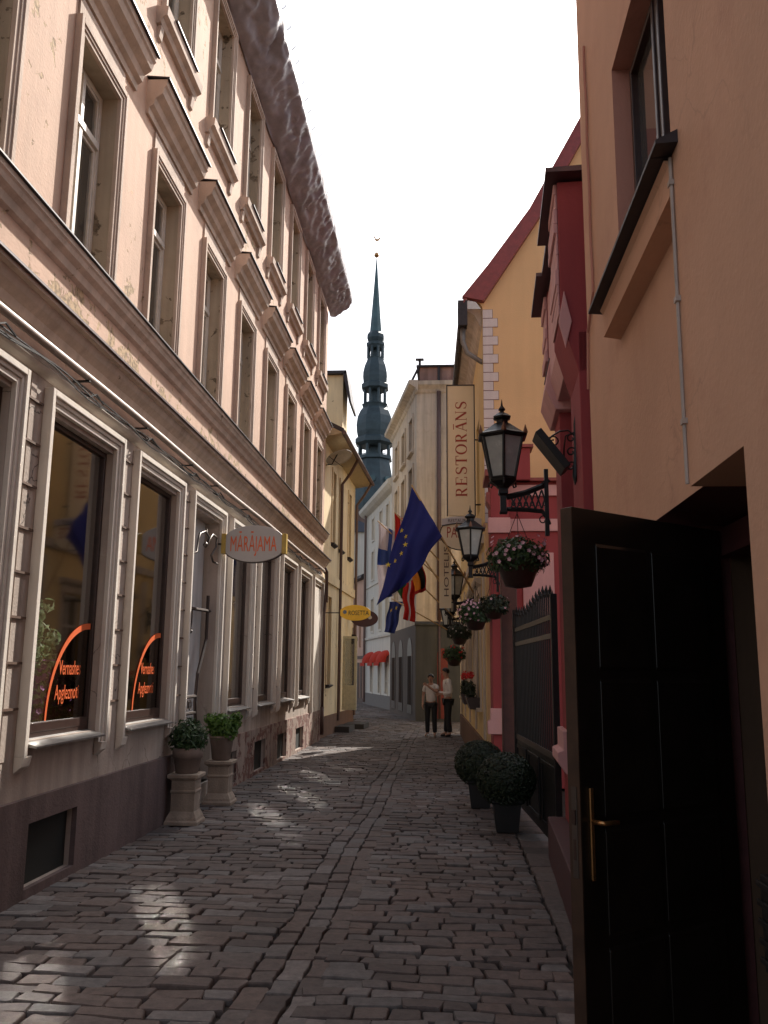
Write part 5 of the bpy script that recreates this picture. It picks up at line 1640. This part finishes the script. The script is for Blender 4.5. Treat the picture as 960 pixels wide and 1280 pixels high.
# ================================================================== FLAGS
def flag(name_lb, root, tip, Y0, Y1, quad, bands, Yf, stars=None, amp=.035, star_r=.05, pole=.014, extra=None):
    """pole from wall root (px,py,Y0) to tip (px,py,Y1); cloth = bilinear patch A(tip) B(hoist bottom) C(fly bottom) D(fly tip)"""
    r0 = pa(*root, Y0); t0 = pa(*tip, Y1)
    T = thing('flag', name_lb, 'flag', r0, group='flags on poles from the yellow house')
    m = MB(); m.tube([r0, t0], pole, 8); m.build('pole', simple('varnished_pole', (.42, .27, .11), .4, var=.15) if 'pole' not in MATS else MATS['pole'], T, smooth=True)
    A, B_, C_, D_ = [pa(q[0], q[1], (q[2] if len(q) > 2 else Yf)) for q in quad]

    def f(u, v):   # u along hoist->fly, v tip->bottom
        p = A * (1 - u) * (1 - v) + B_ * (1 - u) * v + C_ * u * v + D_ * u * (1 - v)
        w = amp * (.3 + u) * math.sin(7 * v + 3.0 * u) + amp * .5 * math.sin(15 * v - 2 * u)
        return p + Vector((.0, 1, 0)) * w + Vector((1, 0, 0)) * amp * .35 * math.sin(9 * u + 2 * v)
    NU, NV = 24, 24
    mats = []; mb = MB(); vs = [f(i / NU, j / NV) for i in range(NU + 1) for j in range(NV + 1)]
    fs = []; mi = []
    for i in range(NU):
        for j in range(NV):
            fs.append((i * (NV + 1) + j, (i + 1) * (NV + 1) + j, (i + 1) * (NV + 1) + j + 1, i * (NV + 1) + j + 1))
            c_ = bands((i + .5) / NU, (j + .5) / NV)
            if c_ not in mats: mats.append(c_)
            mi.append(mats.index(c_))
    mb.add(vs, fs); mb.mi = mi
    o = mb.build('cloth', [MATS.setdefault(q, cloth('cloth_' + q, CLOTHS[q])) for q in mats], T, smooth=True, recalc=False)
    md = o.modifiers.new('s', 'SOLIDIFY'); md.thickness = .003; md.offset = 0
    if stars:
        sb = MB()
        for (u, v) in stars:
            c_ = f(u, v); du_ = (f(u + .02, v) - c_).normalized(); dv_ = (f(u, v + .02) - c_).normalized(); n_ = du_.cross(dv_).normalized()
            x_ = Vector((1, 0, 0)); x_ = (x_ - n_ * x_.dot(n_)).normalized(); z_ = n_.cross(x_)
            for side in (-1, 1):
                vs = [c_ + n_ * side * .006]
                for q in range(10):
                    a = math.pi / 2 + math.pi * q / 5; rr_ = star_r * (1 if q % 2 == 0 else .4)
                    vs.append(c_ + (x_ * math.cos(a) + z_ * math.sin(a) * (1 if z_.z > 0 else -1)) * rr_ + n_ * side * .004)
                sb.add(vs, [(0, q + 1, (q + 1) % 10 + 1) for q in range(10)])
        sb.build('star', MATS.setdefault('gold', cloth('cloth_gold', CLOTHS['gold'])), T, recalc=False)
    return T


CLOTHS = dict(blue=(.026, .036, .22), gold=(.80, .62, .08), white=(.62, .58, .60), fblue=(.05, .10, .33), red=(.62, .03, .02), black=(.012, .01, .01), dred=(.45, .02, .02),
              orange=(.75, .30, .03), green=(.03, .14, .035), haze=(.04, .06, .20))
MATS['pole'] = simple('varnished_pole', (.42, .27, .11), .4, var=.15)


def inv(quad, px, py):
    """(u,v) of an image position inside the flag outline"""
    u = v = .5
    A, B_, C_, D_ = [Vector(q[:2]) for q in quad]
    for _ in range(30):
        p = A * (1 - u) * (1 - v) + B_ * (1 - u) * v + C_ * u * v + D_ * u * (1 - v)
        e = Vector((px, py)) - p
        du_ = (D_ - A) * (1 - v) + (C_ - B_) * v; dv_ = (B_ - A) * (1 - u) + (C_ - D_) * u
        det = du_.x * dv_.y - du_.y * dv_.x
        u += (e.x * dv_.y - e.y * dv_.x) / det; v += (du_.x * e.y - du_.y * e.x) / det
    return (u, v)


qe = [(515, 608), (551, 670), (512, 728), (470, 757)]
st = [inv(qe, *p) for p in ((502, 663), (508.5, 671.5), (508.5, 682), (503, 693), (494, 701.5), (485.5, 706.5))]
flag('large dark blue flag with a ring of gold stars', (592, 741), (514.5, 606), 14.3, 13.6, qe, lambda u, v: 'blue', 13.7, stars=st, amp=.06, star_r=.05)
flag('black, red and gold striped flag hanging behind the large blue flag', (573, 762), (527, 694), 17.5, 17.1,
     [(513, 690), (526, 688), (534, 738), (518, 744)], lambda u, v: ('orange' if v < .5 else ('black' if v < .93 else 'dred')) if u < .93 else 'dred', 17.2, amp=.06)
flag('red and white striped flag lowest below the large blue flag', (571, 775), (517, 722), 18.2, 17.8,
     [(520, 720), (503, 735), (505, 774), (518, 778)], lambda u, v: 'white' if .42 < v < .58 else 'red', 17.9, amp=.05)
flag('red and green flag with a patterned white hoist behind the large blue flag', (567, 720), (493, 640), 19.2, 18.8,
     [(493, 640), (505, 650), (512, 762), (494, 735)], lambda u, v: ('white' if (int(u * 40) + int(v * 9)) % 2 else 'red') if v > .55 and u < .25 else ('green' if u > .74 else 'red'), 18.9, amp=.04)
flag('white flag with a blue cross at the left of the large blue flag', (560, 733), (472, 651), 20.4, 20.0,
     [(473, 652), (497, 668), (498, 742), (472, 752)], lambda u, v: 'fblue' if .34 < u < .54 or .50 < v < .72 else 'white', 20.1, amp=.06)
q2 = [(487, 752), (503, 752), (494, 792), (480, 790)]
flag('smaller dusty blue flag with gold stars hanging lowest beside the red one', (564, 790), (489, 748), 21.4, 21.0,
     q2, lambda u, v: 'haze', 21.1, stars=[inv(q2, *p) for p in ((489, 763), (495, 760))], amp=.04, star_r=.06)

# ================================================================== PEOPLE
def skinmesh(name, joints, edges, mat, parent, root=0, sub=2):
    me = bpy.data.meshes.new(name)
    off_ = wloc(parent)
    ids = list(joints); ix = {k: i for i, k in enumerate(ids)}
    me.from_pydata([Vector(joints[k][0]) for k in ids], [(ix[a], ix[b]) for a, b in edges], [])
    o = bpy.data.objects.new(name, me); COL.objects.link(o)
    sk = o.modifiers.new('skin', 'SKIN'); sk.use_smooth_shade = True
    for i, k in enumerate(ids):
        r = joints[k][1]; d = me.skin_vertices[0].data[i]
        d.radius = r if isinstance(r, tuple) else (r, r); d.use_root = (i == 0)
    sb = o.modifiers.new('sub', 'SUBSURF'); sb.levels = sub; sb.render_levels = sub
    me.materials.append(mat); o.parent = parent
    return o


def hand(J, E, wrist, d, side, curl, pre):
    """palm with four fingers of unequal length and a thumb; d = pointing direction, side = towards the thumb, curl = where fingers bend"""
    d = Vector(d).normalized(); side = Vector(side); side = (side - d * side.dot(d)).normalized(); curl = Vector(curl); curl = (curl - d * curl.dot(d)).normalized()
    w = Vector(J[wrist][0])
    J[pre + 'p'] = (w + d * .075, (.032, .016)); E.append((wrist, pre + 'p'))
    for i, (o_, l) in enumerate(((.030, .070), (.010, .080), (-.010, .075), (-.030, .058))):
        a = w + d * .085 + side * o_
        J[f'{pre}f{i}a'] = (a, .0105); E.append((pre + 'p', f'{pre}f{i}a'))
        J[f'{pre}f{i}b'] = (a + d * l * .5 + curl * .006, .0095); E.append((f'{pre}f{i}a', f'{pre}f{i}b'))
        J[f'{pre}f{i}c'] = (a + d * l * .9 + curl * .028, .008); E.append((f'{pre}f{i}b', f'{pre}f{i}c'))
    a = w + d * .03 + side * .03
    J[pre + 'ta'] = (a, .012); E.append((wrist, pre + 'ta'))
    J[pre + 'tb'] = (a + d * .035 + side * .022, .010); E.append((pre + 'ta', pre + 'tb'))


def person(label, loc, rz, H, pose, shirt_long, shoe):
    """local frame: the figure faces -y, its left is +x"""
    T = thing('person', label, 'person', loc, rz)
    k = H / 1.75
    def v(x, y, z): return Vector((x * k, y * k, z * k))
    lean = pose.get('lean', 0)
    J = {}; E = []
    J['pel'] = (v(0, 0, .93), (.12 * k, .10 * k)); J['wai'] = (v(0, -.005, 1.08), (.12 * k, .09 * k)); J['che'] = (v(0, -.01 - lean * .3, 1.27), (.155 * k, .105 * k)); J['nec0'] = (v(0, .0 - lean * .5, 1.42), (.10 * k, .07 * k))
    J['nec'] = (v(0, -.005 - lean * .6, 1.49), .052 * k); J['hd0'] = (v(0, -.02 - lean * .8, 1.56), (.066 * k, .080 * k)); J['hd1'] = (v(0, -.022 - lean, 1.635), (.074 * k, .092 * k)); J['hd2'] = (v(0, -.01 - lean, 1.695), (.062 * k, .080 * k))
    E += [('pel', 'wai'), ('wai', 'che'), ('che', 'nec0'), ('nec0', 'nec'), ('nec', 'hd0'), ('hd0', 'hd1'), ('hd1', 'hd2')]
    arms = pose['arms']
    for s, nm in ((1, 'l'), (-1, 'r')):
        J[nm + 'sh'] = (v(s * .17, -lean * .45, 1.40), .058 * k); E.append(('nec0', nm + 'sh'))
        el, wr = arms[nm]
        J[nm + 'el'] = (v(*el), .040 * k); J[nm + 'wr'] = (v(*wr), .027 * k); E += [(nm + 'sh', nm + 'el'), (nm + 'el', nm + 'wr')]
        d = Vector(J[nm + 'wr'][0]) - Vector(J[nm + 'el'][0]); hand(J, E, nm + 'wr', d, pose.get('thumb', (0, -.3, 1)), (-s, 0, -.2), nm)
        ft = pose['feet'][nm]
        J[nm + 'hip'] = (v(s * .095, 0, .88), .092 * k); J[nm + 'kn'] = (v(*pose['knees'][nm]), .060 * k); J[nm + 'an'] = (v(ft[0], ft[1], .09), .040 * k); J[nm + 'to'] = (v(ft[0] + ft[2], ft[1] - .14, .035), (.042 * k, .028 * k))
        E += [('pel', nm + 'hip'), (nm + 'hip', nm + 'kn'), (nm + 'kn', nm + 'an'), (nm + 'an', nm + 'to')]
    skinmesh('body', J, E, SKIN, T)
    g = lambda a, f: (J[a][0], tuple(q * f for q in J[a][1]) if isinstance(J[a][1], tuple) else J[a][1] * f)
    # shirt
    JS = {'pel': (v(0, 0, .93), (.155 * k, .125 * k)), 'wai': g('wai', 1.22), 'che': g('che', 1.13), 'nec0': g('nec0', 1.1)}
    ES = [('pel', 'wai'), ('wai', 'che'), ('che', 'nec0')]
    for nm in 'lr':
        JS[nm + 'sh'] = g(nm + 'sh', 1.25); ES.append(('nec0', nm + 'sh'))
        if shirt_long:
            JS[nm + 'el'] = g(nm + 'el', 1.45); JS[nm + 'wr'] = (Vector(J[nm + 'el'][0]) * .12 + Vector(J[nm + 'wr'][0]) * .88, .038 * k); ES += [(nm + 'sh', nm + 'el'), (nm + 'el', nm + 'wr')]
        else:
            JS[nm + 'el'] = (Vector(J[nm + 'el'][0]) * .62 + Vector(J[nm + 'sh'][0]) * .38, .062 * k); ES += [(nm + 'sh', nm + 'el')]
    skinmesh('shirt', JS, ES, SHIRT, T)
    JT = {'pel': (v(0, 0, .95), (.135 * k, .11 * k))}; ET = []
    for nm in 'lr':
        JT[nm + 'hip'] = g(nm + 'hip', 1.13); JT[nm + 'kn'] = g(nm + 'kn', 1.3); JT[nm + 'an'] = (Vector(J[nm + 'an'][0]) + Vector((0, 0, .01)), .066 * k)
        ET += [('pel', nm + 'hip'), (nm + 'hip', nm + 'kn'), (nm + 'kn', nm + 'an')]
    skinmesh('trousers', JT, ET, TROUS, T)
    for nm in 'lr':
        a = Vector(J[nm + 'an'][0]); b_ = Vector(J[nm + 'to'][0])
        JJ = {'a': (Vector((a.x, a.y + .02, .045)), (.05 * k, .042 * k)), 'b': ((a + b_) / 2 * Vector((1, 1, 0)).x if False else Vector(((a.x + b_.x) / 2, (a.y + b_.y) / 2, .042)), (.052 * k, .04 * k)), 'c': (Vector((b_.x, b_.y, .033)), (.046 * k, .030 * k))}
        skinmesh('shoe', JJ, [('a', 'b'), ('b', 'c')], shoe, T)
    hc = Vector(J['hd1'][0])
    m = MB(); pr = []; vs = []; n1, n2 = 14, 9
    for i in range(n2 + 1):
        ph = math.pi * .60 * i / n2
        for j in range(n1):
            th_ = 2 * math.pi * j / n1; front = max(0, -math.sin(th_))
            p_ = ph * (1 - .42 * front)
            vs.append(hc + Vector((.089 * k * math.sin(p_) * math.cos(th_), .008 + .110 * k * math.sin(p_) * math.sin(th_), .01 + .108 * k * math.cos(p_))))
    m.add([x + wloc(T) for x in vs], [(i * n1 + j, i * n1 + (j + 1) % n1, (i + 1) * n1 + (j + 1) % n1, (i + 1) * n1 + j) for i in range(n2) for j in range(n1)])
    m.build('hair', HAIR, T, smooth=True)
    m = MB(); W_ = wloc(T)
    m.lathe([(.002, -.022), (.013, -.014), (.008, .02), (.002, .024)], W_ + hc + Vector((0, -.095 * k, -.018)), 8); m.build('nose', SKIN, T, smooth=True)
    for s in (-1, 1):
        m = MB(); m.lathe([(.002, -.008), (.010, 0), (.002, .007)], W_ + hc + Vector((s * .030, -.083 * k, .006)), 8); m.build('eye', HAIR, T, smooth=True)
        m = MB(); m.lathe([(.002, -.03), (.012, -.01), (.014, .015), (.002, .03)], W_ + hc + Vector((s * .079 * k, .005, -.01)), 8); m.build('ear', SKIN, T, smooth=True)
    m = MB(); m.lathe([(.002, -.004), (.02, 0), (.002, .004)], W_ + hc + Vector((0, -.088 * k, -.055)), 8); m.build('mouth', simple('lip_%d' % int(H * 100), (.22, .08, .06), .6), T)
    return T


person('man in a white T-shirt and black trousers with one arm folded up to his chin', (-.42, 23.0, 0), RAD(-12), 1.60,
       dict(lean=.02, arms=dict(l=((.20, -.16, 1.24), (-.02, -.24, 1.40)), r=((-.24, .04, 1.13), (-.22, -.10, .90))),
            knees=dict(l=(.10, -.02, .50), r=(-.10, -.02, .50)), feet=dict(l=(.11, .0, .03), r=(-.11, .02, -.03))), False, simple('white_shoe_leather', (.5, .48, .45), .6))
person('taller man in a white long-sleeved shirt and black trousers facing the other', (.02, 23.1, 0), RAD(-78), 1.76,
       dict(lean=.05, arms=dict(l=((.23, .03, 1.12), (.18, -.22, 1.08)), r=((-.23, -.02, 1.10), (-.15, -.26, 1.10))),
            knees=dict(l=(.09, -.02, .50), r=(-.09, -.01, .50)), feet=dict(l=(.10, .03, .02), r=(-.10, -.04, -.02))), True, simple('black_shoe_leather', (.015, .012, .012), .4))
